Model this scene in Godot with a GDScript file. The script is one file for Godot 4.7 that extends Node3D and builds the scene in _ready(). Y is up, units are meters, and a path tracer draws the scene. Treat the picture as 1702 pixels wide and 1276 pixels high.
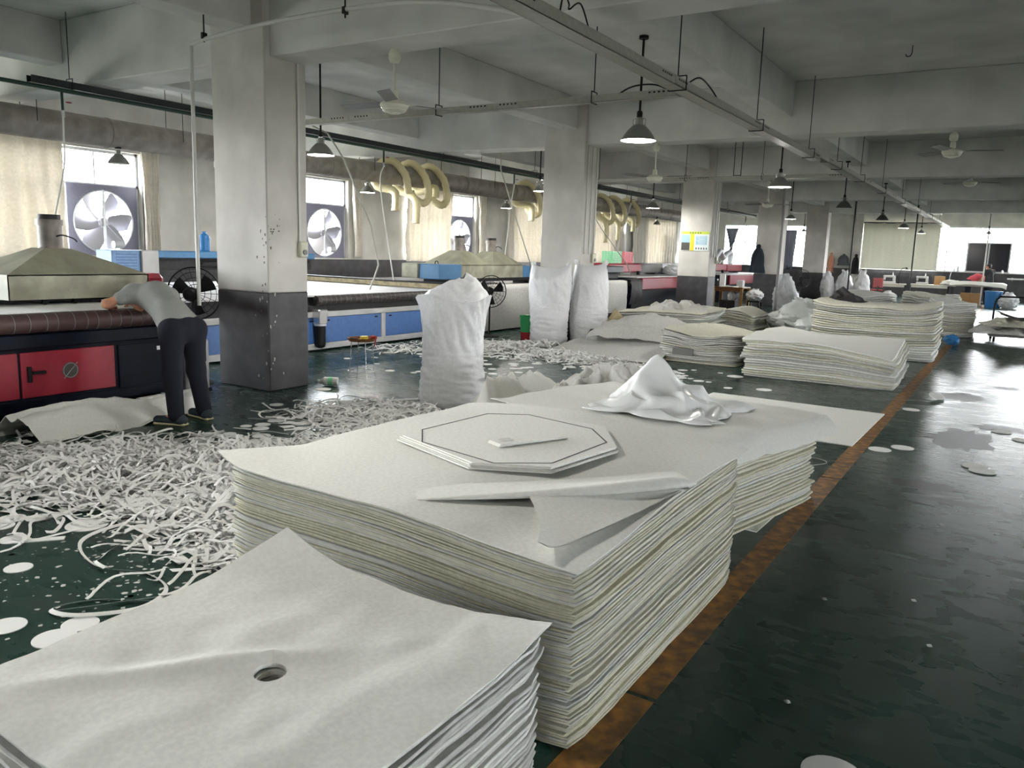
extends Node3D
# A sewing and laser cutting hall: stacks of white felt sheets, cutting machines along the window wall.
# x runs across the hall (windows at -14.8), -z runs down the hall, y is up.

var M := {}
var used := {}
var rng := RandomNumberGenerator.new()

# ---------------------------------------------------------------- mesh building
class MB:
	var v := PackedVector3Array()
	var n := PackedVector3Array()
	var ix := PackedInt32Array()
	func face(pts: Array, ref: Vector3) -> void:
		var a: Vector3 = pts[0]
		var nn := (Vector3(pts[1]) - a).cross(Vector3(pts[2]) - a)
		if nn.length_squared() < 1e-16 and pts.size() > 3:
			nn = (Vector3(pts[2]) - a).cross(Vector3(pts[3]) - a)
		if nn.length_squared() < 1e-16:
			return
		nn = nn.normalized()
		var fl := nn.dot(a - ref) < 0.0
		if fl:
			nn = -nn
		var s := v.size()
		for p in pts:
			v.append(p)
			n.append(nn)
		for k in range(1, pts.size() - 1):
			if fl:
				ix.append_array([s, s + k, s + k + 1])
			else:
				ix.append_array([s, s + k + 1, s + k])
	func box(c: Vector3, size: Vector3, b := 0.0, bs := Basis()) -> MB:
		var h := size * 0.5
		var i := Vector3(maxf(h.x - b, 0.0), maxf(h.y - b, 0.0), maxf(h.z - b, 0.0))
		for ax in 3:
			var u := (ax + 1) % 3
			var w := (ax + 2) % 3
			for s in [-1.0, 1.0]:
				var q := []
				for e in [[-1.0, -1.0], [1.0, -1.0], [1.0, 1.0], [-1.0, 1.0]]:
					var p := Vector3()
					p[ax] = s * h[ax]
					p[u] = e[0] * i[u]
					p[w] = e[1] * i[w]
					q.append(c + bs * p)
				face(q, c)
				if b > 0.0:
					for t in [-1.0, 1.0]:
						var q2 := []
						for e in [[0, -1.0], [0, 1.0], [1, 1.0], [1, -1.0]]:
							var p := Vector3()
							p[ax] = s * (h[ax] if e[0] == 0 else i[ax])
							p[u] = t * (i[u] if e[0] == 0 else h[u])
							p[w] = e[1] * i[w]
							q2.append(c + bs * p)
						face(q2, c)
		if b > 0.0:
			for sx in [-1.0, 1.0]:
				for sy in [-1.0, 1.0]:
					for sz in [-1.0, 1.0]:
						face([c + bs * Vector3(sx * h.x, sy * i.y, sz * i.z), c + bs * Vector3(sx * i.x, sy * h.y, sz * i.z), c + bs * Vector3(sx * i.x, sy * i.y, sz * h.z)], c)
		return self
	func span(a: Vector3, b: Vector3, bev := 0.0) -> MB:
		return box((a + b) * 0.5, (b - a).abs(), bev)
	func grid(P: PackedVector3Array, nu: int, nv: int, flip := false) -> MB:
		var s := v.size()
		for i in nu:
			for j in nv:
				var du := P[mini(i + 1, nu - 1) * nv + j] - P[maxi(i - 1, 0) * nv + j]
				var dv := P[i * nv + mini(j + 1, nv - 1)] - P[i * nv + maxi(j - 1, 0)]
				var nn := du.cross(dv).normalized()
				v.append(P[i * nv + j])
				n.append(-nn if flip else nn)
		for i in nu - 1:
			for j in nv - 1:
				var a := s + i * nv + j
				var b := a + nv
				if flip:
					ix.append_array([a, b, b + 1, a, b + 1, a + 1])
				else:
					ix.append_array([a, b + 1, b, a, a + 1, b + 1])
		return self
	func tube(pts: Array, r, seg := 8, caps := true) -> MB:
		var m := pts.size()
		var up := Vector3.UP
		var t0 := (Vector3(pts[1]) - Vector3(pts[0])).normalized()
		if absf(t0.dot(up)) > 0.9:
			up = Vector3.RIGHT
		var x := t0.cross(up).normalized()
		var s := v.size()
		for i in m:
			var t := (Vector3(pts[mini(i + 1, m - 1)]) - Vector3(pts[maxi(i - 1, 0)])).normalized()
			x = (x - t * x.dot(t)).normalized()
			var y := t.cross(x)
			var rr: float = r[i] if r is Array else r
			for k in seg:
				var an := TAU * k / seg
				var d := x * cos(an) + y * sin(an)
				v.append(Vector3(pts[i]) + d * rr)
				n.append(d)
		for i in m - 1:
			for k in seg:
				var a := s + i * seg + k
				var b := s + i * seg + (k + 1) % seg
				ix.append_array([a, b + seg, b, a, a + seg, b + seg])
		if caps:
			for e in [0, m - 1]:
				var ring := []
				for k in seg:
					ring.append(v[s + e * seg + k])
				var o: Vector3 = pts[1] if e == 0 else pts[m - 2]
				face(ring, o)
		return self
	func cyl(a: Vector3, b: Vector3, r: float, seg := 12, r2 := -1.0) -> MB:
		return tube([a, b], [r, r if r2 < 0.0 else r2], seg)
	func lathe(prof: Array, o: Vector3, seg := 20, bs := Basis()) -> MB:
		# prof: [radius, height] pairs, each stretch keeps its own normals
		for q in prof.size() - 1:
			var p0: Array = prof[q]
			var p1: Array = prof[q + 1]
			var nr := Vector2(p1[1] - p0[1], p0[0] - p1[0]).normalized()
			var s := v.size()
			for k in seg + 1:
				var an := TAU * k / seg
				var d := Vector3(cos(an), 0, sin(an))
				for p in [p0, p1]:
					v.append(o + bs * (d * float(p[0]) + Vector3.UP * float(p[1])))
					n.append(bs * (d * nr.x + Vector3.UP * nr.y))
			for k in seg:
				var a := s + k * 2
				ix.append_array([a, a + 2, a + 3, a, a + 3, a + 1])
		return self
	func blob(c: Vector3, r: Vector3, nz: FastNoiseLite = null, amp := 0.0, nu := 14, nv := 20, pw := 1.0) -> MB:
		var P := PackedVector3Array()
		for i in nu:
			var a := PI * i / (nu - 1)
			for j in nv + 1:
				var b := TAU * (j % nv) / nv
				var sa := pow(maxf(sin(a), 0.0), pw)
				var d := Vector3(sa * cos(b), signf(cos(a)) * pow(absf(cos(a)), pw), sa * sin(b))
				var k := 1.0
				if nz:
					k += amp * nz.get_noise_3d(d.x * 60 + c.x * 37, d.y * 60 + c.y * 37, d.z * 60 + c.z * 37)
				P.append(c + d * r * k)
		return grid(P, nu, nv + 1)
	func prism(poly: Array, o: Vector3, ax: Vector3, ay: Vector3, az: Vector3, depth: float) -> MB:
		var f := []
		var b := []
		var c := Vector3()
		for p in poly:
			var q := o + ax * float(p[0]) + ay * float(p[1])
			f.append(q)
			b.append(q + az * depth)
			c += q + az * depth * 0.5
		c /= poly.size()
		var s := v.size()
		face(f, c)
		face(b, c)
		for k in poly.size():
			var k2 := (k + 1) % poly.size()
			var mid: Vector3 = (f[k] + f[k2]) * 0.5
			var e: Vector3 = f[k2] - f[k]
			var nn := e.cross(az)
			var inside := mid - nn.normalized() * 1e-3
			if not MB.inside2(poly, (inside - o).dot(ax) / ax.length_squared(), (inside - o).dot(ay) / ay.length_squared()):
				inside = mid + nn.normalized() * 1e-3
			face([f[k], f[k2], b[k2], b[k]], inside + az * depth * 0.5)
		return self
	static func inside2(poly: Array, x: float, y: float) -> bool:
		var r := false
		var j := poly.size() - 1
		for i in poly.size():
			if (poly[i][1] > y) != (poly[j][1] > y) and x < (poly[j][0] - poly[i][0]) * (y - poly[i][1]) / (poly[j][1] - poly[i][1]) + poly[i][0]:
				r = not r
			j = i
		return r
	func mesh(mat: Material) -> ArrayMesh:
		var a := []
		a.resize(Mesh.ARRAY_MAX)
		a[Mesh.ARRAY_VERTEX] = v
		a[Mesh.ARRAY_NORMAL] = n
		a[Mesh.ARRAY_INDEX] = ix
		var m := ArrayMesh.new()
		m.add_surface_from_arrays(Mesh.PRIMITIVE_TRIANGLES, a)
		m.surface_set_material(0, mat)
		return m

func mb() -> MB:
	return MB.new()

# ---------------------------------------------------------------- scene objects
func numbered(called: String) -> String:
	if not used.has(called):
		used[called] = 0
		return called
	used[called] += 1
	return "%s_%03d" % [called, used[called]]

func tag(o: Node, label: String, category: String, group := "") -> Node:
	o.set_meta("label", label)
	o.set_meta("category", category)
	if group != "":
		o.set_meta("group", group)
	return o

func thing(called: String, label: String, category: String, at := Vector3.ZERO, turn := 0.0, group := "") -> Node3D:
	var o := Node3D.new()
	o.name = numbered(called)
	add_child(o)
	o.position = at
	o.rotation.y = turn
	tag(o, label, category, group)
	return o

func part(p: Node, called: String, b: MB, m: Material, label := "") -> MeshInstance3D:
	return part_mesh(p, called, b.mesh(m), label)

func part_mesh(p: Node, called: String, me: Mesh, label := "") -> MeshInstance3D:
	var o := MeshInstance3D.new()
	o.name = called
	o.mesh = me
	p.add_child(o, true)
	if label != "":
		o.set_meta("label", label)
	return o

func one(called: String, label: String, category: String, b: MB, m: Material, at := Vector3.ZERO, turn := 0.0, group := "") -> MeshInstance3D:
	var o := MeshInstance3D.new()
	o.name = numbered(called)
	o.mesh = b.mesh(m)
	add_child(o)
	o.position = at
	o.rotation.y = turn
	tag(o, label, category, group)
	return o

func struct(called: String, b: MB, m: Material) -> MeshInstance3D:
	var o := MeshInstance3D.new()
	o.name = called
	o.mesh = b.mesh(m)
	add_child(o, true)
	o.set_meta("kind", "structure")
	return o

func struct_root(called: String, at := Vector3.ZERO) -> Node3D:
	var o := Node3D.new()
	o.name = called
	add_child(o, true)
	o.position = at
	o.set_meta("kind", "structure")
	return o

func copy(o: Node3D, called: String, at: Vector3, turn := 0.0, label := "") -> Node3D:
	var c: Node3D = o.duplicate()
	c.name = numbered(called)
	add_child(c)
	c.position = at
	c.rotation.y = turn
	if label != "":
		c.set_meta("label", label)
	return c

# ---------------------------------------------------------------- materials
func ntex(sd: int, freq: float, lo: float, hi: float, oct := 4, warp := 0.0, size := 512) -> NoiseTexture2D:
	var f := FastNoiseLite.new()
	f.seed = sd
	f.frequency = freq
	f.fractal_octaves = oct
	if warp > 0.0:
		f.domain_warp_enabled = true
		f.domain_warp_amplitude = warp
	var t := NoiseTexture2D.new()
	t.width = size
	t.height = size
	t.seamless = true
	t.noise = f
	var g := Gradient.new()
	g.set_color(0, Color(lo, lo, lo))
	g.set_color(1, Color(hi, hi, hi))
	t.color_ramp = g
	return t

func mat(r: int, g: int, b: int, rough := 0.6, metal := 0.0) -> StandardMaterial3D:
	var m := StandardMaterial3D.new()
	m.albedo_color = Color8(r, g, b)
	m.roughness = rough
	m.metallic = metal
	return m

func grained(m: StandardMaterial3D, t: Texture2D, metres: float) -> StandardMaterial3D:
	m.albedo_texture = t
	m.uv1_triplanar = true
	m.uv1_world_triplanar = true
	m.uv1_scale = Vector3.ONE / metres
	return m

func bumped(m: StandardMaterial3D, sd: int, freq: float, strength: float, metres: float) -> StandardMaterial3D:
	var f := FastNoiseLite.new()
	f.seed = sd
	f.frequency = freq
	f.fractal_octaves = 3
	var t := NoiseTexture2D.new()
	t.width = 256
	t.height = 256
	t.seamless = true
	t.noise = f
	t.as_normal_map = true
	t.bump_strength = 6.0
	m.normal_enabled = true
	m.normal_texture = t
	m.normal_scale = strength
	m.uv1_triplanar = true
	m.uv1_world_triplanar = true
	m.uv1_scale = Vector3.ONE / metres
	return m

func floor_texture() -> Array:
	# green epoxy paint: faint mottling, grey scuffs along the aisle, grimy patches
	var sz := 768
	var a := FastNoiseLite.new()
	a.seed = 5
	a.frequency = 0.012
	a.fractal_octaves = 5
	var s := FastNoiseLite.new()
	s.seed = 9
	s.frequency = 0.05
	s.fractal_octaves = 3
	var col := Image.create(sz, sz, false, Image.FORMAT_RGB8)
	var rgh := Image.create(sz, sz, false, Image.FORMAT_RGB8)
	for y in sz:
		for x in sz:
			# blend of two shifted samples keeps the tile seamless
			var wx := float(x) / sz
			var wy := float(y) / sz
			var p := 0.0
			var q := 0.0
			for e in [[0, 0, (1.0 - wx) * (1.0 - wy)], [sz, 0, wx * (1.0 - wy)], [0, sz, (1.0 - wx) * wy], [sz, sz, wx * wy]]:
				p += a.get_noise_2d(x - e[0], y - e[1]) * e[2]
				q += s.get_noise_2d((x - e[0]) * 0.35, (y - e[1]) * 1.3) * e[2]
			var d := clampf(0.5 + p * 1.1, 0.0, 1.0)
			var k := clampf(q * 2.2, 0.0, 1.0)
			var c := Color(0.013, 0.040, 0.031).lerp(Color(0.018, 0.048, 0.038), d)
			if p < -0.12:
				c = c.lerp(Color(0.028, 0.040, 0.035), clampf((-0.12 - p) * 4.0, 0.0, 0.6))
			c = c.lerp(Color(0.04, 0.06, 0.052), k * 0.2)
			col.set_pixel(x, y, c.linear_to_srgb())
			var r := clampf(0.26 + 0.06 * k + 0.10 * absf(p), 0.08, 0.7)
			rgh.set_pixel(x, y, Color(r, r, r))
	return [ImageTexture.create_from_image(col), ImageTexture.create_from_image(rgh)]

func make_materials() -> void:
	var ft := floor_texture()
	var fm := StandardMaterial3D.new()
	fm.albedo_texture = ft[0]
	fm.roughness = 1.0
	fm.roughness_texture = ft[1]
	fm.metallic_specular = 0.35
	fm.uv1_triplanar = true
	fm.uv1_world_triplanar = true
	fm.uv1_scale = Vector3.ONE / 5.5
	M.floor = fm
	var soft := ntex(3, 0.006, 0.86, 1.0, 5)
	var fine := ntex(4, 0.03, 0.9, 1.0, 4)
	var blot := ntex(8, 0.010, 0.72, 1.0, 5, 20.0)
	M.paint = grained(mat(214, 211, 204, 0.7), soft, 3.0)
	M.ceiling = grained(mat(231, 231, 226, 0.85), soft, 4.0)
	M.band = grained(mat(78, 76, 80, 0.55), blot, 1.6)
	M.yellow = grained(mat(190, 128, 40, 0.5), ntex(21, 0.02, 0.35, 1.0, 5, 20.0), 1.2)
	M.felt = bumped(grained(mat(236, 236, 230, 0.8), ntex(12, 0.02, 0.93, 1.0, 4), 0.6), 13, 0.08, 0.05, 0.25)
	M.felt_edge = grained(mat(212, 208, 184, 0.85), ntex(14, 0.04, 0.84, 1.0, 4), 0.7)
	M.felt_warm = grained(mat(220, 217, 200, 0.85), ntex(15, 0.03, 0.86, 1.0, 4), 0.9)
	M.felt_grey = grained(mat(214, 213, 208, 0.85), ntex(16, 0.03, 0.86, 1.0, 4), 0.9)
	for k in ["felt", "felt_edge", "felt_warm", "felt_grey"]:
		M[k].rim_enabled = true
		M[k].rim = 0.15
	M.film = mat(238, 240, 240, 0.28)
	M.film.clearcoat_enabled = true
	M.film.clearcoat = 0.5
	M.film.clearcoat_roughness = 0.2
	M.film.backlight_enabled = true
	M.film.backlight = Color(0.25, 0.25, 0.25)
	M.sack = bumped(grained(mat(232, 233, 235, 0.42), fine, 0.4), 31, 0.025, 0.14, 0.6)
	M.sack.backlight_enabled = true
	M.sack.backlight = Color(0.2, 0.2, 0.2)
	M.clear_bag = bumped(mat(214, 218, 214, 0.3), 32, 0.03, 0.8, 0.4)
	M.clear_bag.backlight_enabled = true
	M.clear_bag.backlight = Color(0.3, 0.3, 0.3)
	M.scrap = mat(249, 249, 247, 0.8)
	M.scrap.backlight_enabled = true
	M.scrap.backlight = Color(0.35, 0.35, 0.35)
	M.ink = mat(48, 48, 50, 0.7)
	M.curtain = grained(mat(240, 234, 222, 0.9), ntex(41, 0.02, 0.9, 1.0), 0.8)
	M.curtain.backlight_enabled = true
	M.curtain.backlight = Color(0.30, 0.285, 0.26)
	M.curtain_dark = mat(84, 86, 92, 0.9)
	M.curtain_dark.backlight_enabled = true
	M.curtain_dark.backlight = Color(0.08, 0.08, 0.09)
	M.blind = grained(mat(208, 206, 194, 0.85), fine, 1.0)
	M.blind.backlight_enabled = true
	M.blind.backlight = Color(0.22, 0.22, 0.20)
	M.alu = mat(205, 208, 212, 0.35, 0.5)
	M.fan_frame = grained(mat(128, 128, 148, 0.5, 0.2), fine, 0.8)
	M.fan_blade = mat(176, 174, 178, 0.4, 0.6)
	M.glass = mat(235, 245, 245, 0.03)
	M.glass.transparency = BaseMaterial3D.TRANSPARENCY_ALPHA
	M.glass.albedo_color.a = 0.08
	M.tint = mat(38, 38, 46, 0.12)
	M.black = mat(24, 24, 26, 0.5)
	M.rubber = grained(mat(46, 44, 46, 0.65), blot, 0.5)
	M.rod = mat(44, 46, 46, 0.5, 0.4)
	M.tray = grained(mat(168, 168, 158, 0.4, 0.3), fine, 1.0)
	M.tray_green = grained(mat(26, 38, 42, 0.45, 0.2), fine, 1.0)
	M.pipe_green = mat(18, 56, 44, 0.4)
	M.pvc = mat(206, 206, 200, 0.4)
	M.duct = grained(mat(172, 164, 156, 0.5, 0.25), blot, 1.4)
	M.hose = mat(226, 216, 172, 0.55)
	M.hose.backlight_enabled = true
	M.hose.backlight = Color(0.16, 0.15, 0.09)
	M.hood = grained(mat(176, 174, 152, 0.45, 0.15), blot, 2.0)
	M.chimney = grained(mat(150, 142, 134, 0.5, 0.2), blot, 0.8)
	M.red = grained(mat(150, 22, 44, 0.4), fine, 1.4)
	M.navy = grained(mat(20, 25, 40, 0.45), blot, 1.2)
	M.blue = grained(mat(80, 120, 182, 0.4), fine, 1.4)
	M.light_blue = grained(mat(116, 158, 204, 0.4), fine, 1.2)
	M.steel_blue = grained(mat(70, 128, 176, 0.4), fine, 1.2)
	M.grey_paint = grained(mat(196, 196, 196, 0.45), fine, 1.4)
	M.light_grey = grained(mat(206, 206, 206, 0.5), soft, 2.0)
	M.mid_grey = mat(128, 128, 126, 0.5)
	M.chrome = mat(210, 210, 210, 0.2, 0.9)
	M.mesh_belt = grained(mat(118, 92, 88, 0.5, 0.2), ntex(51, 0.09, 0.45, 1.0, 3), 0.25)
	M.belt_dark = grained(mat(92, 84, 82, 0.5, 0.2), ntex(52, 0.09, 0.5, 1.0, 3), 0.25)
	M.beige = grained(mat(206, 190, 150, 0.6), blot, 0.8)
	M.cream_box = mat(214, 212, 200, 0.45)
	M.fan_white = mat(222, 222, 206, 0.35)
	M.fan_blade_grey = mat(150, 150, 150, 0.4, 0.3)
	M.shade = mat(150, 152, 146, 0.3, 0.6)
	M.shade_dark = mat(92, 94, 92, 0.4, 0.5)
	M.shade_in = mat(240, 240, 236, 0.5)
	M.lamp = mat(255, 255, 255, 0.4)
	M.lamp.emission_enabled = true
	M.lamp.emission = Color(1.0, 0.98, 0.93)
	M.lamp.emission_energy_multiplier = 14.0
	M.lamp_off = mat(226, 226, 220, 0.4)
	M.wood = grained(mat(150, 92, 44, 0.5), ntex(61, 0.02, 0.6, 1.0, 4), 0.6)
	M.wood_pale = grained(mat(184, 146, 78, 0.55), ntex(62, 0.02, 0.7, 1.0, 4), 0.6)
	M.card = grained(mat(184, 144, 98, 0.85), fine, 0.7)
	M.green_plastic = mat(40, 150, 84, 0.4)
	M.mint = mat(126, 214, 160, 0.4)
	M.pink = mat(236, 130, 142, 0.4)
	M.blue_plastic = mat(36, 112, 172, 0.4)
	M.shirt = grained(mat(150, 152, 148, 0.9), fine, 0.3)
	M.trousers = mat(13, 16, 32, 0.9)
	M.navy.metallic_specular = 0.25
	M.black.metallic_specular = 0.3
	M.skin = mat(196, 140, 112, 0.55)
	M.skin.subsurf_scatter_enabled = true
	M.skin.subsurf_scatter_strength = 0.1
	M.hair = mat(22, 20, 20, 0.6)
	M.sole = mat(196, 190, 150, 0.6)
	M.shoe = mat(40, 52, 60, 0.7)
	M.shirt_dark = mat(36, 36, 40, 0.85)
	M.cloth_pink = mat(206, 84, 96, 0.85)
	M.jacket = mat(30, 40, 52, 0.85)
	M.tarp = grained(mat(132, 138, 128, 0.75), blot, 0.8)
	M.white = mat(238, 238, 238, 0.5)
	M.poster_yellow = mat(218, 204, 40, 0.6)
	M.poster_green = mat(190, 206, 70, 0.6)
	M.poster_paper = mat(222, 232, 232, 0.6)
	M.poster_dark = mat(66, 66, 62, 0.6)
	M.poster_blue = mat(150, 186, 206, 0.6)
	M.grime = grained(mat(44, 46, 42, 0.42), blot, 0.5)
	M.chip = mat(170, 166, 158, 0.8)
	M.chip_dark = mat(98, 92, 86, 0.8)
	M.socket = mat(206, 206, 186, 0.5)
	M.red_dark = mat(150, 26, 34, 0.4)
	M.yellow_plastic = mat(222, 200, 70, 0.4)

func noise(sd: int, freq: float, oct := 3) -> FastNoiseLite:
	var f := FastNoiseLite.new()
	f.seed = sd
	f.frequency = freq
	f.fractal_octaves = oct
	return f

# ---------------------------------------------------------------- camera, sky, light
func set_up() -> void:
	var cam := Camera3D.new()
	cam.name = "camera"
	cam.position = Vector3(0, 1.65, 0)
	cam.basis = Basis.from_euler(Vector3(-0.167532, 0.559541, 0.03162))
	cam.fov = 2.0 * rad_to_deg(atan(638.0 / 1316.944))
	cam.near = 0.05
	cam.far = 300.0
	add_child(cam)
	cam.current = true
	var sky := ProceduralSkyMaterial.new()
	sky.sky_top_color = Color(0.93, 0.97, 1.0)
	sky.sky_horizon_color = Color(0.98, 0.98, 0.98)
	sky.ground_horizon_color = Color(0.52, 0.52, 0.50)
	sky.ground_bottom_color = Color(0.45, 0.45, 0.43)
	sky.sun_angle_max = 1.0
	var s := Sky.new()
	s.sky_material = sky
	var env := Environment.new()
	env.background_mode = Environment.BG_SKY
	env.sky = s
	env.background_energy_multiplier = SKY
	env.tonemap_mode = Environment.TONE_MAPPER_LINEAR
	env.tonemap_exposure = EXPOSURE
	env.sdfgi_enabled = true
	env.ssao_enabled = true
	env.ssil_enabled = true
	var we := WorldEnvironment.new()
	we.name = "environment"
	we.environment = env
	add_child(we)

const SKY := 50.0
const EXPOSURE := 1.2
const COLZ := [-6.24, -13.58, -20.92, -28.26, -35.60]
const XL := -14.8
const ZE := -42.6
const XR := 14.8
const ZN := 14.0
const SLAB := 4.4

# windows of the left wall: z of the near and the far jamb
const WIN := [[11.14, 7.64], [5.38, 1.88], [-0.38, -3.88], [-6.14, -9.64], [-11.9, -15.4], [-17.66, -21.16], [-23.42, -26.92], [-29.18, -32.68], [-34.94, -38.44]]
const SILL := 1.3
const HEAD := 3.27
const TRANSOM := 2.6

func build_shell() -> void:
	var t := 0.3
	var fo := struct("floor", mb().span(Vector3(XL - t, -0.2, ZE - t), Vector3(XR + t, 0, ZN + t)), M.floor)
	struct("ceiling", mb().span(Vector3(XL - t, SLAB, ZE - t), Vector3(XR + t, SLAB + 0.2, ZN + t)), M.ceiling)
	# grimy patches trodden into the aisle paint
	var gr := RandomNumberGenerator.new()
	gr.seed = 44
	for q in [[-0.42, -11.35, 0.30, 0.42], [-0.28, -8.55, 0.34, 0.62], [0.02, -9.4, 0.3, 0.22], [-0.42, -6.55, 0.32, 0.16], [-0.2, -6.2, 0.25, 0.1], [0.05, -12.6, 0.2, 0.2]]:
		var pts := []
		for g in 34:
			var an := TAU * g / 34.0
			var rr := gr.randf_range(0.62, 1.0)
			pts.append(Vector3(q[0] + cos(an) * q[2] * rr, 0.0007, q[1] + sin(an) * q[3] * rr))
		var gm := mb()
		for g in 34:
			gm.face([Vector3(q[0], 0.0007, q[1]), pts[g], pts[(g + 1) % 34]], Vector3(q[0], -1, q[1]))
		part(fo, "grime_patch", gm, M.grime)
	# left wall with openings
	var lw := struct_root("wall_left")
	var lo := mb().span(Vector3(XL - t, 0, ZE - t), Vector3(XL, SILL - 0.03, ZN + t))
	part(lw, "painted_band", lo, M.band)
	var up := mb().span(Vector3(XL - t, HEAD, ZE), Vector3(XL, SLAB, ZN))
	var z0 := ZN
	for w in WIN:
		up.span(Vector3(XL - t, SILL - 0.03, z0), Vector3(XL, HEAD, w[0]))
		z0 = w[1]
	up.span(Vector3(XL - t, SILL - 0.03, z0), Vector3(XL, HEAD, ZE))
	part(lw, "painted_wall", up, M.paint)
	# end wall with openings
	var ew := struct_root("wall_end")
	part(ew, "painted_band", mb().span(Vector3(XL, 0, ZE - t), Vector3(XR, SILL - 0.03, ZE)), M.band)
	var e := mb().span(Vector3(XL, 3.34, ZE - t), Vector3(XR, SLAB, ZE))
	var x0 := XL
	for w in [[-13.5, -9.3], [-6.6, 3.2]]:
		e.span(Vector3(x0, SILL - 0.03, ZE - t), Vector3(w[0], 3.34, ZE))
		x0 = w[1]
	e.span(Vector3(x0, SILL - 0.03, ZE - t), Vector3(XR, 3.34, ZE))
	part(ew, "painted_wall", e, M.paint)
	# right wall, out of frame, with windows like the left one: they light the right-hand sides of the stacks and columns
	var rw := struct_root("wall_right")
	part(rw, "painted_band", mb().span(Vector3(XR, 0, ZE - t), Vector3(XR + t, SILL - 0.03, ZN + t)), M.band)
	var r := mb().span(Vector3(XR, HEAD, ZE), Vector3(XR + t, SLAB, ZN))
	z0 = ZN
	for w in [WIN[2], WIN[5], WIN[7]]:
		r.span(Vector3(XR, SILL - 0.03, z0), Vector3(XR + t, HEAD, w[0]))
		z0 = w[1]
	r.span(Vector3(XR, SILL - 0.03, z0), Vector3(XR + t, HEAD, ZE))
	part(rw, "painted_wall", r, M.paint)
	var nw := struct_root("wall_near")
	part(nw, "painted_band", mb().span(Vector3(XL, 0, ZN), Vector3(XR, SILL, ZN + t)), M.band)
	part(nw, "painted_wall", mb().span(Vector3(XL, SILL, ZN), Vector3(XR, SLAB, ZN + t)), M.paint)
	# beams
	var k := 0
	for zc in [8.44, 1.1] + COLZ:
		var b := struct("beam_%d" % (k + 1), mb().span(Vector3(XL, 3.58, zc - 0.29), Vector3(XR, SLAB, zc + 0.21), 0.012), M.ceiling)
		k += 1
	for x in [-10.85, -7.1, -3.3, 0.5, 4.3, 8.1, 11.9]:
		var zz := ZN
		for zc in [8.44, 1.1] + COLZ + [ZE]:
			struct("beam_%d" % (k + 1), mb().span(Vector3(x - 0.34, 3.86, zz), Vector3(x, SLAB, zc + 0.21 if zc > ZE else ZE), 0.01), M.ceiling)
			zz = zc - 0.29
			k += 1
	# columns
	for i in 5:
		var zc: float = COLZ[i]
		var c := struct_root("column_%d" % (i + 1), Vector3(-7.34, 0, zc))
		part(c, "painted_shaft", mb().span(Vector3(-0.43, 1.1, -0.29), Vector3(0.43, SLAB, 0.29), 0.012), M.paint)
		part(c, "painted_band", mb().span(Vector3(-0.43, 0, -0.29), Vector3(0.43, 1.1, 0.29), 0.012), M.band)
		if i == 0:
			# knocks along the near corner: chipped paint and stencil dashes
			for chip in 46:
				var y := gr.randf_range(0.05, 1.95)
				var onx := gr.randf() < 0.4
				var off := gr.randf() * gr.randf() * 0.26 + 0.016
				var ch := mb()
				var cp := Vector3(0.4308, y, 0.29 - off) if onx else Vector3(0.43 - off, y, 0.2908)
				var ring := []
				var hh := gr.randf_range(0.004, 0.018)
				for side in 7:
					var an := TAU * side / 7.0
					var d := Vector3(0, sin(an) * hh * 1.6, cos(an) * hh) if onx else Vector3(cos(an) * hh, sin(an) * hh * 1.6, 0)
					ring.append(cp + d * gr.randf_range(0.4, 1.0))
				ch.face(ring, Vector3.ZERO)
				part(c, "paint_chip", ch, M.chip_dark if y > 1.1 else M.chip)
			for q in [[0.24, 1.79], [0.2, 1.79], [0.24, 1.765], [0.21, 1.765], [0.13, 1.772]]:
				part(c, "stencil_dash", mb().box(Vector3(0.4308, q[1], q[0]), Vector3(0.0012, 0.012, 0.018)), M.ink)
	# yellow aisle line in worn lengths
	var yl := struct_root("trim_1")
	var zs := [2.0, -2.62, -6.3, -11.5, -18.0, -30.0, -41.0]
	for i in zs.size() - 1:
		part(yl, "painted_line", mb().span(Vector3(-1.105, 0, zs[i] - 0.012), Vector3(-0.965, 0.002, zs[i + 1] + 0.012)), M.yellow)

func pane(p: Node, a: Vector3, b: Vector3) -> void:
	part(p, "pane", mb().span(a, b), M.glass)

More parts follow.
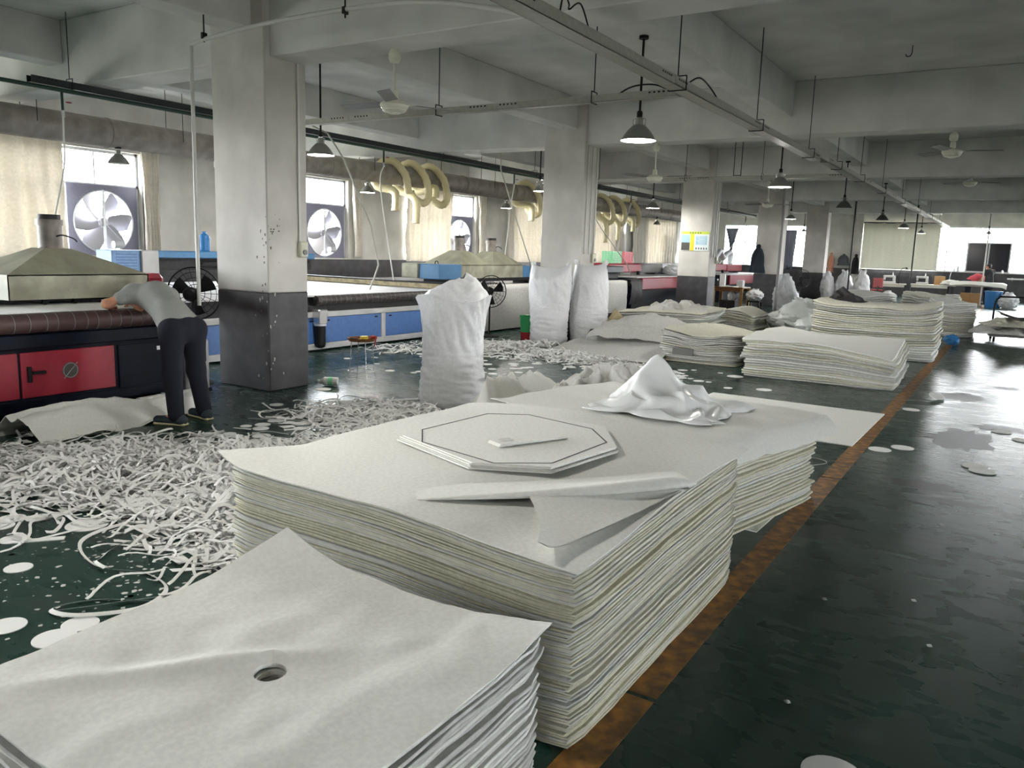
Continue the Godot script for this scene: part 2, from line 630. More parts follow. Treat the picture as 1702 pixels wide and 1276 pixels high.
func exhaust_fan(x: float, zc: float, label: String) -> void:
	# square housing with a round opening, six blades and a louvre behind
	var s := 0.69
	var t := thing("exhaust_fan", label, "exhaust fan", Vector3(x, 1.93, zc), 0.0, "exhaust fans in the windows")
	var h := mb()
	var seg := 40
	for k in seg:
		var a0 := TAU * k / seg
		var a1 := TAU * (k + 1) / seg
		var o0 := sq(a0, s)
		var o1 := sq(a1, s)
		var i0 := Vector3(0, sin(a0), cos(a0)) * 0.585
		var i1 := Vector3(0, sin(a1), cos(a1)) * 0.585
		for q in [[0.0, 1.0]]:
			h.face([i0, i1, o1, o0], Vector3(-1, 0, 0))
			h.face([i0 + Vector3(-0.16, 0, 0), i1 + Vector3(-0.16, 0, 0), o1 + Vector3(-0.16, 0, 0), o0 + Vector3(-0.16, 0, 0)], Vector3(1, 0, 0))
			h.face([i0, i1, i1 + Vector3(-0.16, 0, 0), i0 + Vector3(-0.16, 0, 0)], (i0 + i1))
			h.face([o0, o1, o1 + Vector3(-0.16, 0, 0), o0 + Vector3(-0.16, 0, 0)], Vector3.ZERO)
	part(t, "housing", h, M.fan_frame)
	var ring := []
	for k in seg + 1:
		ring.append(Vector3(0.01, sin(TAU * k / seg), cos(TAU * k / seg)) * Vector3(1, 0.585, 0.585))
	part(t, "rim", mb().tube(ring, 0.014, 6, false), M.alu)
	part(t, "hub", mb().cyl(Vector3(-0.12, 0, 0), Vector3(0.0, 0, 0), 0.085, 18), M.fan_blade)
	for k in 6:
		var a := TAU * k / 6.0 + 0.35
		var b := Basis(Vector3.RIGHT, a)
		var P := PackedVector3Array()
		for i in 6:
			var r := 0.08 + 0.095 * i
			var w := 0.06 + 0.115 * sin(PI * (0.15 + 0.62 * i / 5.0))
			for j in 3:
				var u := (j - 1) * 0.5 * w * 2.0
				P.append(b * Vector3(-0.06 + u * 0.45, r, u + 0.02 * i))
		part(t, "blade", mb().grid(P, 6, 3), M.fan_blade)
	part(t, "strut", mb().span(Vector3(0.0, -0.6, -0.02), Vector3(0.03, 0.6, 0.02)), M.alu)
	part(t, "strut", mb().tube([Vector3(0.0, 0, 0), Vector3(0.0, -0.42, -0.42)], 0.009, 6), M.alu)
	part(t, "motor", mb().cyl(Vector3(0.0, -0.42, -0.36), Vector3(0.0, -0.42, -0.16), 0.07, 14), M.alu)
	for k in 9:
		var y := -0.52 + k * 0.13
		part(t, "louvre_slat", mb().box(Vector3(-0.2, y, 0), Vector3(0.05, 0.006, 1.18), 0.0, Basis(Vector3.BACK, 0.5)), M.alu)

func sq(a: float, s: float) -> Vector3:
	var c := cos(a)
	var d := sin(a)
	var k := s / maxf(absf(c), absf(d))
	return Vector3(0, d * k, c * k)

func curtain(called: String, label: String, a: Vector3, b: Vector3, h0: float, folds: float, amp: float, m: Material, pinch := 0.0, group := "") -> void:
	# a hanging cloth from a to b (top ends), down by h0; pinch gathers it towards its middle lower down
	var nu := int(clampf(folds * 10.0, 24, 130))
	var nv := 12
	var P := PackedVector3Array()
	var d := (b - a)
	var nn := d.cross(Vector3.UP).normalized()
	var nz := noise(hash(label) % 1000, 0.9)
	for i in nu:
		var u := float(i) / (nu - 1)
		for j in nv:
			var w := float(j) / (nv - 1)
			var uu := lerpf(u, 0.5, pinch * sin(PI * minf(w * 1.05, 1.0) * 0.5))
			var f := sin(u * folds * TAU + nz.get_noise_2d(u * 3.0, w) * 3.0) * amp * (0.6 + 0.5 * w) + nz.get_noise_2d(u * 8.0, w * 2.0) * amp
			P.append(a + d * uu + nn * f + Vector3.DOWN * (h0 * w))
	var t := one(called, label, "curtain", mb().grid(P, nu, nv), m, Vector3.ZERO, 0.0, group)

func build_windows() -> void:
	for i in WIN.size():
		var z0: float = WIN[i][0]
		var z1: float = WIN[i][1]
		var w := struct_root("window_%d" % (i + 1))
		var f := mb()
		var x := XL - 0.15
		for yy in [SILL, TRANSOM, HEAD - 0.05]:
			f.span(Vector3(x - 0.03, yy, z1), Vector3(x + 0.03, yy + 0.05, z0))
		for zz in [z0 - 0.025, z1 + 0.025]:
			f.span(Vector3(x - 0.03, SILL, zz - 0.025), Vector3(x + 0.03, HEAD, zz + 0.025))
		for kk in 3:
			var zz := z0 + (z1 - z0) * (kk + 1) / 4.0
			f.span(Vector3(x - 0.02, TRANSOM, zz - 0.015), Vector3(x + 0.02, HEAD, zz + 0.015))
		f.span(Vector3(x - 0.03, SILL, z1 + 1.46), Vector3(x + 0.03, TRANSOM, z1 + 1.51))
		f.span(Vector3(x - 0.03, SILL, z0 - 1.02), Vector3(x + 0.03, TRANSOM, z0 - 0.97))
		part(w, "window_frame", f, M.alu)
		for kk in 4:
			var za := z0 + (z1 - z0) * kk / 4.0
			var zb := z0 + (z1 - z0) * (kk + 1) / 4.0
			pane(w, Vector3(x - 0.003, TRANSOM + 0.05, zb + 0.015), Vector3(x + 0.003, HEAD - 0.05, za - 0.015))
		pane(w, Vector3(x - 0.003, SILL + 0.05, z0 - 0.97), Vector3(x + 0.003, TRANSOM, z0 - 0.05))
		pane(w, Vector3(x - 0.003, SILL + 0.05, z1 + 1.51), Vector3(x + 0.003, TRANSOM, z0 - 1.02))
		part(w, "window_sill", mb().span(Vector3(XL - 0.28, SILL - 0.03, z1), Vector3(XL + 0.03, SILL, z0), 0.005), M.paint)
		if i < 3:
			continue
		exhaust_fan(x + 0.05, z1 + 0.75, ["", "", "", "six-bladed exhaust fan in the window left of the first column", "six-bladed exhaust fan in the window just right of the first column", "exhaust fan in the window behind the twin fume hood chimneys", "exhaust fan in the window mostly hidden by the second column", "exhaust fan behind the white curtains between second and third columns", "far exhaust fan hidden by curtains near the third column"][i])
	var g := "sheer curtains on the window wall"
	curtain("curtain", "sheer cream curtain drawn across the leftmost window", Vector3(XL + 0.1, 3.36, -5.6), Vector3(XL + 0.1, 3.36, -8.05), 2.2, 8.0, 0.05, M.curtain, 0.0, g)
	curtain("curtain", "bunched cream curtain hanging right of the leftmost exhaust fan", Vector3(XL + 0.12, 3.38, -9.55), Vector3(XL + 0.12, 3.38, -9.98), 2.1, 5.0, 0.05, M.curtain, 0.25, g)
	curtain("curtain", "twisted bunch of cream curtain beside the second exhaust fan", Vector3(XL + 0.12, 3.34, -15.42), Vector3(XL + 0.12, 3.34, -15.85), 2.0, 5.0, 0.05, M.curtain, 0.5, g)
	curtain("curtain", "sheer white curtain drawn left of the third exhaust fan", Vector3(XL + 0.1, 3.34, -17.6), Vector3(XL + 0.1, 3.34, -19.75), 2.1, 9.0, 0.05, M.curtain, 0.0, g)
	curtain("curtain", "bunched curtain with a knot right of the third exhaust fan", Vector3(XL + 0.12, 3.34, -21.1), Vector3(XL + 0.12, 3.34, -21.6), 2.0, 4.0, 0.05, M.curtain, 0.55, g)
	curtain("curtain", "sheer white curtain just left of the second column", Vector3(XL + 0.1, 3.34, -22.9), Vector3(XL + 0.1, 3.34, -25.2), 2.1, 9.0, 0.05, M.curtain, 0.0, g)
	curtain("curtain", "sheer white curtain just right of the second column", Vector3(XL + 0.1, 3.34, -28.4), Vector3(XL + 0.1, 3.34, -32.2), 2.1, 13.0, 0.06, M.curtain, 0.0, g)
	curtain("curtain", "sheer white curtain just left of the third column", Vector3(XL + 0.1, 3.34, -33.2), Vector3(XL + 0.1, 3.34, -38.6), 2.1, 16.0, 0.06, M.curtain, 0.0, g)
	# end wall windows
	var w8 := struct_root("window_10")
	var f := mb()
	var z := ZE - 0.15
	for yy in [SILL, 2.42, 3.29]:
		f.span(Vector3(-13.5, yy, z - 0.03), Vector3(-9.3, yy + 0.05, z + 0.03))
	for k in 5:
		var xx := -13.5 + 4.2 * k / 4.0
		f.span(Vector3(xx - 0.025, SILL, z - 0.03), Vector3(xx + 0.025, 3.34, z + 0.03))
	part(w8, "window_frame", f, M.alu)
	for k in 4:
		for q in [[SILL + 0.05, 2.42], [2.47, 3.29]]:
			pane(w8, Vector3(-13.475 + 1.05 * k, q[0], z - 0.003), Vector3(-12.475 + 1.05 * k, q[1], z + 0.003))
	var w9 := struct_root("window_11")
	f = mb()
	for yy in [SILL, 2.6, 3.29]:
		f.span(Vector3(-6.6, yy, z - 0.03), Vector3(3.2, yy + 0.05, z + 0.03))
	var xs := [-6.6, -4.9, -3.25, -2.95, -2.1, -1.25, -0.4, 0.5, 1.9, 3.2]
	for xx in xs:
		f.span(Vector3(xx - 0.03, SILL, z - 0.03), Vector3(xx + 0.03, 2.6, z + 0.03))
	part(w9, "window_frame", f, M.alu)
	for k in xs.size() - 1:
		var dark: bool = k == 4 or k == 5
		var b := mb().span(Vector3(xs[k] + 0.03, SILL + 0.05, z - 0.003), Vector3(xs[k + 1] - 0.03, 2.6, z + 0.003))
		part(w9, "pane", b, M.tint if dark else M.glass, "dark insect screen" if dark else "")
	pane(w9, Vector3(-6.6, 2.65, z - 0.003), Vector3(3.2, 3.29, z + 0.003))
	part(w9, "window_sill", mb().span(Vector3(-6.6, SILL - 0.03, ZE - 0.28), Vector3(3.2, SILL, ZE + 0.04), 0.005), M.paint)
	# pilaster beside the blind, blind and dark curtains
	struct("trim_2", mb().span(Vector3(-6.98, 0, ZE), Vector3(-6.64, SLAB, ZE + 0.18), 0.01), M.paint)
	var bl := thing("roller_blind", "wide cream blind pulled down over the end wall window", "blind", Vector3(-4.95, 3.5, ZE + 0.12))
	part(bl, "roller", mb().cyl(Vector3(-1.7, 0, 0), Vector3(1.72, 0, 0), 0.04, 10), M.mid_grey)
	var P := PackedVector3Array()
	for i in 40:
		for j in 6:
			var u := i / 39.0
			P.append(Vector3(lerpf(-1.66, 1.68, u), -2.2 * j / 5.0, 0.02 + 0.015 * sin(u * 31.0) + 0.01 * sin(u * 77.0)))
	part(bl, "cloth", mb().grid(P, 40, 6, true), M.blind)
	curtain("dark_curtain", "dark grey curtain tied into a point beside the end window", Vector3(-13.45, 3.15, ZE + 0.07), Vector3(-12.75, 3.15, ZE + 0.07), 1.75, 3.0, 0.06, M.curtain_dark, 0.93)
	curtain("dark_curtain", "dark grey curtain hanging straight behind the fourth column", Vector3(-10.45, 3.1, ZE + 0.06), Vector3(-9.75, 3.1, ZE + 0.06), 2.0, 4.0, 0.05, M.curtain_dark, 0.25)

# ---------------------------------------------------------------- under the ceiling
func smooth(pts: Array, sub := 6) -> Array:
	var out := []
	var m := pts.size()
	for i in m - 1:
		var p0: Vector3 = pts[maxi(i - 1, 0)]
		var p1: Vector3 = pts[i]
		var p2: Vector3 = pts[i + 1]
		var p3: Vector3 = pts[mini(i + 2, m - 1)]
		for k in sub:
			out.append(p1.cubic_interpolate(p2, p0, p3, float(k) / sub))
	out.append(pts[m - 1])
	return out

func top_over(x: float, z: float) -> float:
	# height of the structure above a point
	for zc in COLZ:
		if z < zc + 0.21 and z > zc - 0.29:
			return 3.58
	for b in [-10.85, -7.1, -3.3]:
		if x > b - 0.34 and x < b:
			return 3.86
	return SLAB

func lamp(at: Vector3, lit: bool, label: String, dia := 0.37, dark := false) -> void:
	var t := thing("pendant_lamp", label, "lamp", at, 0.0, "pendant lamps")
	var r := dia * 0.5
	var top := top_over(at.x, at.z) - at.y
	var off := 0.0
	if at.x < -12.0:
		top = 3.08 - at.y
	part(t, "rod", mb().cyl(Vector3(0, 0.29 * dia / 0.37, 0), Vector3(0, top, 0), 0.013, 8), M.black)
	part(t, "ceiling_rose", mb().cyl(Vector3(0, top - 0.03, 0), Vector3(0, top, 0), 0.05, 14), M.black)
	part(t, "socket", mb().lathe([[0.0, 0.30], [0.022, 0.30], [0.03, 0.29], [0.03, 0.235], [0.02, 0.235]], Vector3.ZERO, 12), M.black)
	var k := dia / 0.37
	var prof := [[0.028, 0.235], [0.04, 0.225], [0.042, 0.165], [0.07, 0.15], [0.12, 0.10], [0.155, 0.05], [0.185, 0.0]]
	var outer := []
	var inner := []
	for p in prof:
		outer.append([p[0] * k, p[1] * k])
	for q in range(prof.size() - 1, 1, -1):
		inner.append([prof[q][0] * k - 0.003, prof[q][1] * k])
	var body := mb().lathe(outer, Vector3.ZERO, 28)
	part(t, "shade", body, M.shade_dark if dark else M.shade)
	part(t, "reflector", mb().lathe(inner, Vector3.ZERO, 28), M.shade_in)
	for s in [-1.0, 1.0]:
		part(t, "bracket", mb().tube(smooth([Vector3(s * 0.035, 0.22, 0), Vector3(s * 0.07, 0.215, 0), Vector3(s * 0.065, 0.16, 0), Vector3(s * 0.06, 0.15, 0)], 3), 0.005, 5), M.chrome)
	part(t, "bulb", mb().lathe([[0.0, -0.012], [0.05 * k, -0.004], [0.08 * k, 0.02], [0.075 * k, 0.06], [0.04 * k, 0.11], [0.035 * k, 0.16]], Vector3.ZERO, 16), M.lamp if lit else M.lamp_off)
	if lit:
		var l := OmniLight3D.new()
		l.name = "lamp_light"
		l.position = Vector3(0, 0.03, 0)
		l.light_energy = LAMP
		l.light_color = Color(1.0, 0.985, 0.955)
		l.light_size = 0.07
		l.omni_range = 60.0
		l.omni_attenuation = 2.0
		l.shadow_enabled = true
		t.add_child(l)

const LAMP := 2.8

func ceiling_fan(at: Vector3, drop: float, ang: float, label: String, blades := true) -> void:
	var t := thing("ceiling_fan", label, "ceiling fan", at, ang, "ceiling fans")
	part(t, "canopy", mb().lathe([[0.0, 0.0], [0.03, 0.0], [0.05, -0.03], [0.06, -0.05], [0.06, -0.10], [0.045, -0.13], [0.015, -0.14]], Vector3.ZERO, 20), M.fan_white)
	part(t, "down_rod", mb().cyl(Vector3(0, -0.12, 0), Vector3(0, -drop + 0.1, 0), 0.013, 10), M.fan_white)
	part(t, "coupling", mb().lathe([[0.015, 0.16], [0.035, 0.15], [0.042, 0.06], [0.05, 0.05]], Vector3(0, -drop, 0), 18), M.fan_white)
	part(t, "motor", mb().lathe([[0.05, 0.06], [0.10, 0.05], [0.135, 0.03], [0.145, 0.01], [0.135, -0.01], [0.12, -0.03], [0.12, -0.04], [0.10, -0.055], [0.06, -0.06], [0.055, -0.07], [0.0, -0.07]], Vector3(0, -drop, 0), 26), M.fan_white)
	for k in 3:
		var b := Basis(Vector3.UP, TAU * k / 3.0)
		var bl := part(t, "blade", mb().box(Vector3(0, -drop + 0.03, 0) + b * Vector3(0.42, 0, 0), Vector3(0.5, 0.006, 0.125), 0.002, b * Basis(Vector3.RIGHT, 0.22)), M.fan_blade_grey)
		part(bl, "blade_arm", mb().box(Vector3(0, -drop + 0.035, 0) + b * Vector3(0.16, 0, 0), Vector3(0.14, 0.01, 0.03), 0.0, b), M.fan_white)

func hanger(t: Node, at: Vector3, w: float, h: float) -> void:
	# threaded rod with a stirrup that carries a tray; at = middle of the tray's underside
	var top := top_over(at.x, at.z)
	part(t, "hanger_rod", mb().cyl(Vector3(at.x, at.y + h + 0.04, at.z), Vector3(at.x, top, at.z), 0.006, 6), M.rod)
	var y0 := at.y - 0.006
	var y1 := at.y + h + 0.04
	var bs := Basis() if w > 0 else Basis(Vector3.UP, PI / 2)
	var ww := absf(w) * 0.5 + 0.012
	var pts := [Vector3(-ww, y1 - at.y, 0), Vector3(ww, y1 - at.y, 0), Vector3(ww, y0 - at.y, 0), Vector3(-ww, y0 - at.y, 0), Vector3(-ww, y1 - at.y, 0)]
	var q := []
	for p in pts:
		q.append(at + bs * p)
	for k in 4:
		part(t, "stirrup_bar", mb().cyl(q[k], q[k + 1], 0.006, 6), M.rod)

func tray(called: String, label: String, a: Vector3, b: Vector3, w: float, h: float, m: Material, joints: Array, hangers: Array) -> Node3D:
	# an open channel: bottom and two sides, in lengths that butt together
	var t := thing(called, label, "cable tray")
	var d := (b - a).normalized()
	var s := d.cross(Vector3.UP).normalized()
	var L := a.distance_to(b)
	var marks := [0.0] + joints + [L]
	for k in marks.size() - 1:
		var p: Vector3 = a + d * (float(marks[k]) + 0.004)
		var q: Vector3 = a + d * (float(marks[k + 1]) - 0.004)
		var len := p.distance_to(q)
		var c := (p + q) * 0.5
		var bs := Basis(s, Vector3.UP, s.cross(Vector3.UP))
		var ch := mb().box(c + Vector3(0, 0.003, 0), Vector3(w, 0.006, len), 0.0, bs)
		for sg in [-1.0, 1.0]:
			ch.box(c + s * sg * (w * 0.5 - 0.003) + Vector3(0, h * 0.5, 0), Vector3(0.006, h, len), 0.0, bs)
		var seg := part(t, "channel_length", ch, m)
		for e in [p + d * 0.1, q - d * 0.3]:
			for i in 5:
				for sg in [-1.0, 1.0]:
					part(seg, "slot", mb().box(e + d * (0.05 * i) + s * sg * (w * 0.5 + 0.0005) + Vector3(0, h * 0.72, 0), Vector3(0.003, 0.016, 0.022), 0.0, bs), M.black)
	for hz in hangers:
		var p := a + d * float(hz)
		hanger(t, p, w if absf(d.z) > 0.5 else -w, h)
	return t

func cable(called: String, label: String, pts: Array, r: float, m: Material, cat := "cable", group := "", sub := 6) -> void:
	one(called, label, cat, mb().tube(smooth(pts, sub), r, 7), m, Vector3.ZERO, 0.0, group)

func build_ceiling() -> void:
	# cable trays: the main run above the aisle and two cross runs
	tray("cable_tray", "long grey cable tray running down the hall above the aisle", Vector3(-2.945, 3.2, 1.5), Vector3(-2.945, 3.2, -13.6), 0.15, 0.085, M.tray, [2.9, 5.9, 8.75, 11.7], [5.1, 9.0, 11.7, 14.6])
	tray("cable_tray", "far length of grey cable tray continuing towards the end windows", Vector3(-2.86, 3.2, -13.9), Vector3(-2.86, 3.2, -40.5), 0.15, 0.085, M.tray, [4.0, 8.0, 12.0, 16.0, 20.0], [1.0, 3.4, 6.4, 10.0, 14.0, 18.0, 22.0])
	tray("cable_tray", "grey cross tray joining the main tray behind the nearest ceiling fan", Vector3(-3.03, 3.2, -7.8), Vector3(-9.3, 3.2, -7.8), 0.1, 0.07, M.tray, [2.2, 4.4], [0.95, 3.0, 5.6])
	tray("cable_tray", "second grey cross tray in front of the third column", Vector3(-2.95, 3.2, -16.45), Vector3(-9.2, 3.2, -16.45), 0.1, 0.07, M.tray, [3.0], [1.6, 3.2, 5.4])
	cable("loose_cable", "black cable looping up out of the main tray joint", [Vector3(-2.9, 3.26, -7.6), Vector3(-2.88, 3.38, -7.9), Vector3(-2.9, 3.36, -8.3), Vector3(-2.9, 3.27, -8.6)], 0.008, M.black, "cable", "cables on the trays")
	cable("loose_cable", "black cable bridging the cross tray beside the nearest hanging lamp", [Vector3(-3.1, 3.24, -7.8), Vector3(-3.3, 3.33, -7.8), Vector3(-3.55, 3.33, -7.8), Vector3(-3.75, 3.24, -7.8)], 0.008, M.black, "cable", "cables on the trays")
	cable("loose_cable", "coil of thin black cable on the tray at the top edge", [Vector3(-2.9, 3.28, -5.1), Vector3(-2.9, 3.42, -5.15), Vector3(-2.94, 3.4, -5.3), Vector3(-2.88, 3.33, -5.2), Vector3(-2.9, 3.42, -5.4), Vector3(-2.9, 3.28, -5.55)], 0.006, M.black, "cable", "cables on the trays")
	one("ceiling_hook", "small black steel hook in the bare ceiling at upper right", "hook", mb().tube(smooth([Vector3(0, 0, 0), Vector3(0, -0.09, 0), Vector3(-0.02, -0.13, 0), Vector3(-0.06, -0.13, 0), Vector3(-0.07, -0.1, 0)], 4), 0.006, 6), M.black, Vector3(-1.48, SLAB, -11.8))
	# lamps
	lamp(Vector3(-3.53, 2.82, -7.98), true, "large lit aluminium pendant lamp nearest the camera, under the tray junction")
	lamp(Vector3(-8.08, 2.82, -7.89), true, "lit pendant lamp just right of the first column", 0.36)
	lamp(Vector3(-12.44, 2.82, -7.72), false, "unlit pendant lamp before the leftmost bright window", 0.34)
	lamp(Vector3(-12.59, 2.82, -13.71), true, "small lit lamp under the duct near the second exhaust fan", 0.34)
	lamp(Vector3(-12.6, 2.82, -19.51), true, "small lit lamp under the duct left of the twin hoods", 0.32)
	lamp(Vector3(-8.27, 2.82, -14.02), true, "small lit lamp touching the left edge of the second column", 0.26)
	lamp(Vector3(-3.53, 2.82, -13.85), true, "bright lit pendant lamp beside the upright steel pole", 0.37)
	lamp(Vector3(-8.15, 2.82, -19.57), true, "lit pendant lamp left of the yellow poster column", 0.35)
	lamp(Vector3(-12.31, 2.82, -30.1), false, "pale far lamp in front of white curtains left of poster", 0.3)
	lamp(Vector3(-3.53, 2.82, -19.63), false, "first of two dark unlit pendant lamps below the far tray", 0.36, true)
	lamp(Vector3(-3.48, 2.82, -25.32), false, "second of two dark unlit pendant lamps, farther down the tray", 0.35, true)
	lamp(Vector3(-3.54, 2.82, -30.98), true, "lit pendant lamp in front of the cream blind", 0.36)
	lamp(Vector3(-3.51, 2.82, -36.47), true, "farthest lit lamp in front of the cream blind", 0.3)
	lamp(Vector3(-5.95, 2.82, -24.93), true, "lit lamp half hidden by the upright steel pole", 0.3)
	lamp(Vector3(-8.06, 2.82, -36.3), true, "tiny far lamp before the straight dark curtain", 0.26)
	lamp(Vector3(-1.14, 2.82, -36.05), false, "tiny lamp silhouetted against the bright end window", 0.24)
	# the rows go on above the camera, out of frame
	lamp(Vector3(-3.53, 2.82, -2.1), true, "lit pendant lamp of the same row above the camera's left")
	lamp(Vector3(-3.53, 2.82, 3.75), true, "lit pendant lamp of the same row behind the camera")
	# fans
	ceiling_fan(Vector3(-5.48, 3.58, -6.36), 0.55, atan2(0.883, 0.469), "large ceiling fan nearest the camera beside the first column")
	ceiling_fan(Vector3(-5.66, 3.58, -13.6), 0.6, 2.1, "ceiling fan right of the second column")
	ceiling_fan(Vector3(-5.6, 3.58, -20.95), 0.6, 0.7, "small far ceiling fan above the red machines")
	ceiling_fan(Vector3(-1.04, 3.58, -13.8), 0.3, 0.25, "ceiling fan at right over the open aisle")
	ceiling_fan(Vector3(-1.16, 3.58, -21.15), 0.12, 0.5, "farther ceiling fan close under the beam at right")
	# fume duct with its hangers
	var du := thing("fume_duct", "long grey round fume duct hung along the window wall", "duct")
	var dz := 2.0
	while dz > -36.0:
		part(du, "duct_length", mb().cyl(Vector3(-12.5, 3.28, dz), Vector3(-12.5, 3.28, dz - 2.38), 0.225, 28), M.duct)
		part(du, "joint_ring", mb().cyl(Vector3(-12.5, 3.28, dz - 2.36), Vector3(-12.5, 3.28, dz - 2.4), 0.235, 28), M.duct)
		for s in [-0.23, 0.23]:
			part(du, "hanger_rod", mb().cyl(Vector3(-12.5 + s, 3.28, dz - 1.2), Vector3(-12.5 + s, top_over(-12.5, dz - 1.2), dz - 1.2), 0.006, 6), M.rod)
		dz -= 2.4
	part(du, "branch_stub", mb().cyl(Vector3(-12.5, 3.15, -9.75), Vector3(-12.5, 2.96, -9.75), 0.14, 18), M.duct)
	# ivory hoses wound over the duct
	var hs := [[-14.28, 2.45, 0.0, "ivory hose end hanging leftmost of the near pair on the duct"], [-15.02, 2.2, 0.55, "ivory hose looped over the duct, its open end lowest"], [-15.75, 2.85, 0.5, "ivory hose loop right of the near pair on the duct"], [-20.3, 2.5, 0.5, "ivory hose loop just left of the second column"], [-21.6, 2.2, 0.45, "ivory hose loop partly hidden by the second column"], [-25.3, 2.0, 0.7, "ivory hose hanging straight just right of the second column"], [-26.3, 2.1, 0.7, "ivory hose looped over the duct behind a hanging air line"], [-27.55, 2.45, 0.6, "rightmost ivory hose ring hanging over the duct"]]
	for h in hs:
		var z: float = h[0]
		var lp: float = h[2]
		var pts := [Vector3(-12.15, h[1], z + 0.12), Vector3(-12.2, lerpf(h[1], 3.3, 0.5), z + 0.1), Vector3(-12.72, 3.0, z + 0.1), Vector3(-12.84, 3.35, z + 0.05), Vector3(-12.5, 3.6, z - 0.05), Vector3(-12.16, 3.3, z - 0.2), Vector3(-12.12, 2.85, z - 0.3)]
		if lp > 0.0:
			pts += [Vector3(-12.2, 2.68, z - 0.2), Vector3(-12.36, 2.8, z - 0.04), Vector3(-12.4, 2.95, z + 0.02)]
		var sp := smooth(pts, 12)
		var rr := []
		for k in sp.size():
			rr.append(0.088 + 0.006 * sin(k * 1.9))
		one("flexible_hose", h[3], "hose", mb().tube(sp, rr, 14), M.hose, Vector3.ZERO, 0.0, "ivory hoses over the duct")
	# compressed air line: dark channel with a green pipe, valve drops and hoses
	tray("air_line_tray", "dark green perforated channel carrying the air line past the first column", Vector3(-10.4, 3.475, -5.35), Vector3(-10.4, 3.475, -37.0), 0.11, 0.085, M.tray_green, [6.2, 12.4, 18.6, 24.8], [0.5, 8.2, 12.0, 15.5, 22.0, 27.5])
	var gp := thing("air_pipe", "green compressed air pipe under the dark channel", "pipe")
	part(gp, "pipe_run", mb().cyl(Vector3(-10.36, 3.44, 2.0), Vector3(-10.36, 3.44, -37.0), 0.026, 10), M.pipe_green)
	for z in [-5.72, -11.73, -16.35, -23.13, -35.4]:
		part(gp, "drop_pipe", mb().cyl(Vector3(-10.36, 3.44, z), Vector3(-10.36, 3.2, z), 0.017, 8), M.pipe_green)
		var vv := part(gp, "valve", mb().cyl(Vector3(-10.36, 3.2, z), Vector3(-10.36, 3.12, z), 0.024, 8), M.chrome)
		part(vv, "valve_handle", mb().lathe([[0.03, -0.006], [0.04, 0.0], [0.03, 0.006]], Vector3(-10.32, 3.3, z - 0.06), 14, Basis(Vector3.RIGHT, 0.0)), M.red_dark)
	var g := "air hoses dropping to the machines"
	cable("air_hose", "clear air hose dropping in front of the leftmost window", [Vector3(-10.36, 3.13, -5.72), Vector3(-10.34, 2.9, -5.7), Vector3(-10.3, 2.5, -5.66), Vector3(-10.2, 1.6, -5.4), Vector3(-9.8, 1.0, -5.2)], 0.011, M.pvc, "hose", g)
	cable("air_hose", "white air hose dropping to the blue cutting machine", [Vector3(-10.36, 3.13, -11.73), Vector3(-10.4, 2.87, -11.68), Vector3(-10.4, 2.09, -11.82), Vector3(-10.4, 0.96, -12.09)], 0.013, M.pvc, "hose", g)
	cable("air_hose", "white air hose dropping beside the twin fume hoods", [Vector3(-10.36, 3.13, -16.35), Vector3(-10.4, 2.57, -16.28), Vector3(-10.4, 1.29, -16.08), Vector3(-10.4, 1.0, -16.0)], 0.013, M.pvc, "hose", g)
	cable("air_hose", "white air hose slanting down right of the second column", [Vector3(-10.36, 3.13, -23.14), Vector3(-10.4, 2.12, -22.53), Vector3(-10.4, 1.3, -22.12), Vector3(-10.3, 1.05, -22.0)], 0.014, M.pvc, "hose", g)
	cable("air_hose", "white air hose slanting down right of the poster column", [Vector3(-10.36, 3.13, -35.4), Vector3(-10.4, 2.33, -34.25), Vector3(-10.4, 1.31, -32.29), Vector3(-10.4, 1.1, -32.0)], 0.014, M.pvc, "hose", g)
	g = "bent conduits feeding the machines"
	for c in [["grey bent conduit dropping to the blue machine's bed", [Vector3(-9.4, 4.4, -8.6), Vector3(-9.4, 3.5, -8.7), Vector3(-9.4, 3.36, -9.33), Vector3(-9.4, 3.0, -9.69), Vector3(-9.4, 1.98, -10.33), Vector3(-9.4, 1.32, -10.52), Vector3(-9.4, 0.9, -10.3)]], ["grey bent conduit slanting down to the twin hood machine", [Vector3(-9.4, 4.4, -14.25), Vector3(-9.4, 3.3, -14.3), Vector3(-9.4, 2.55, -14.81), Vector3(-9.4, 1.33, -15.65), Vector3(-9.4, 0.86, -15.67)]], ["grey bent conduit slanting down to the near red machine", [Vector3(-9.4, 4.4, -17.85), Vector3(-9.4, 3.1, -17.9), Vector3(-9.4, 2.27, -19.21), Vector3(-9.4, 1.33, -20.99), Vector3(-9.4, 0.9, -21.42)]]]:
		one("bent_conduit", c[0], "conduit", mb().tube(c[1], 0.014, 7), M.tray, Vector3.ZERO, 0.0, g)
	# white conduit that crosses before the first column
	var pv := thing("white_conduit", "white conduit dropping to the red machine and crossing before the first column", "conduit")
	part(pv, "riser", mb().cyl(Vector3(-7.36, 0.96, -5.4), Vector3(-7.35, 3.6, -5.4), 0.02, 10), M.pvc)
	part(pv, "run", mb().tube(smooth([Vector3(-7.35, 3.6, -5.4), Vector3(-7.1, 3.63, -5.4), Vector3(-6.3, 3.67, -5.4), Vector3(-5.2, 3.67, -5.4), Vector3(-4.2, 3.6, -5.4), Vector3(-2.95, 3.3, -5.4)], 5), 0.02, 10), M.pvc)
	for x in [-7.14, -5.22]:
		part(pv, "hanger_rod", mb().cyl(Vector3(x, 3.6, -5.4), Vector3(x, SLAB if x > -7.0 else 3.86, -5.4), 0.008, 6), M.rod)
		part(pv, "clamp", mb().box(Vector3(x, 3.66, -5.4), Vector3(0.03, 0.06, 0.06), 0.004), M.rod)
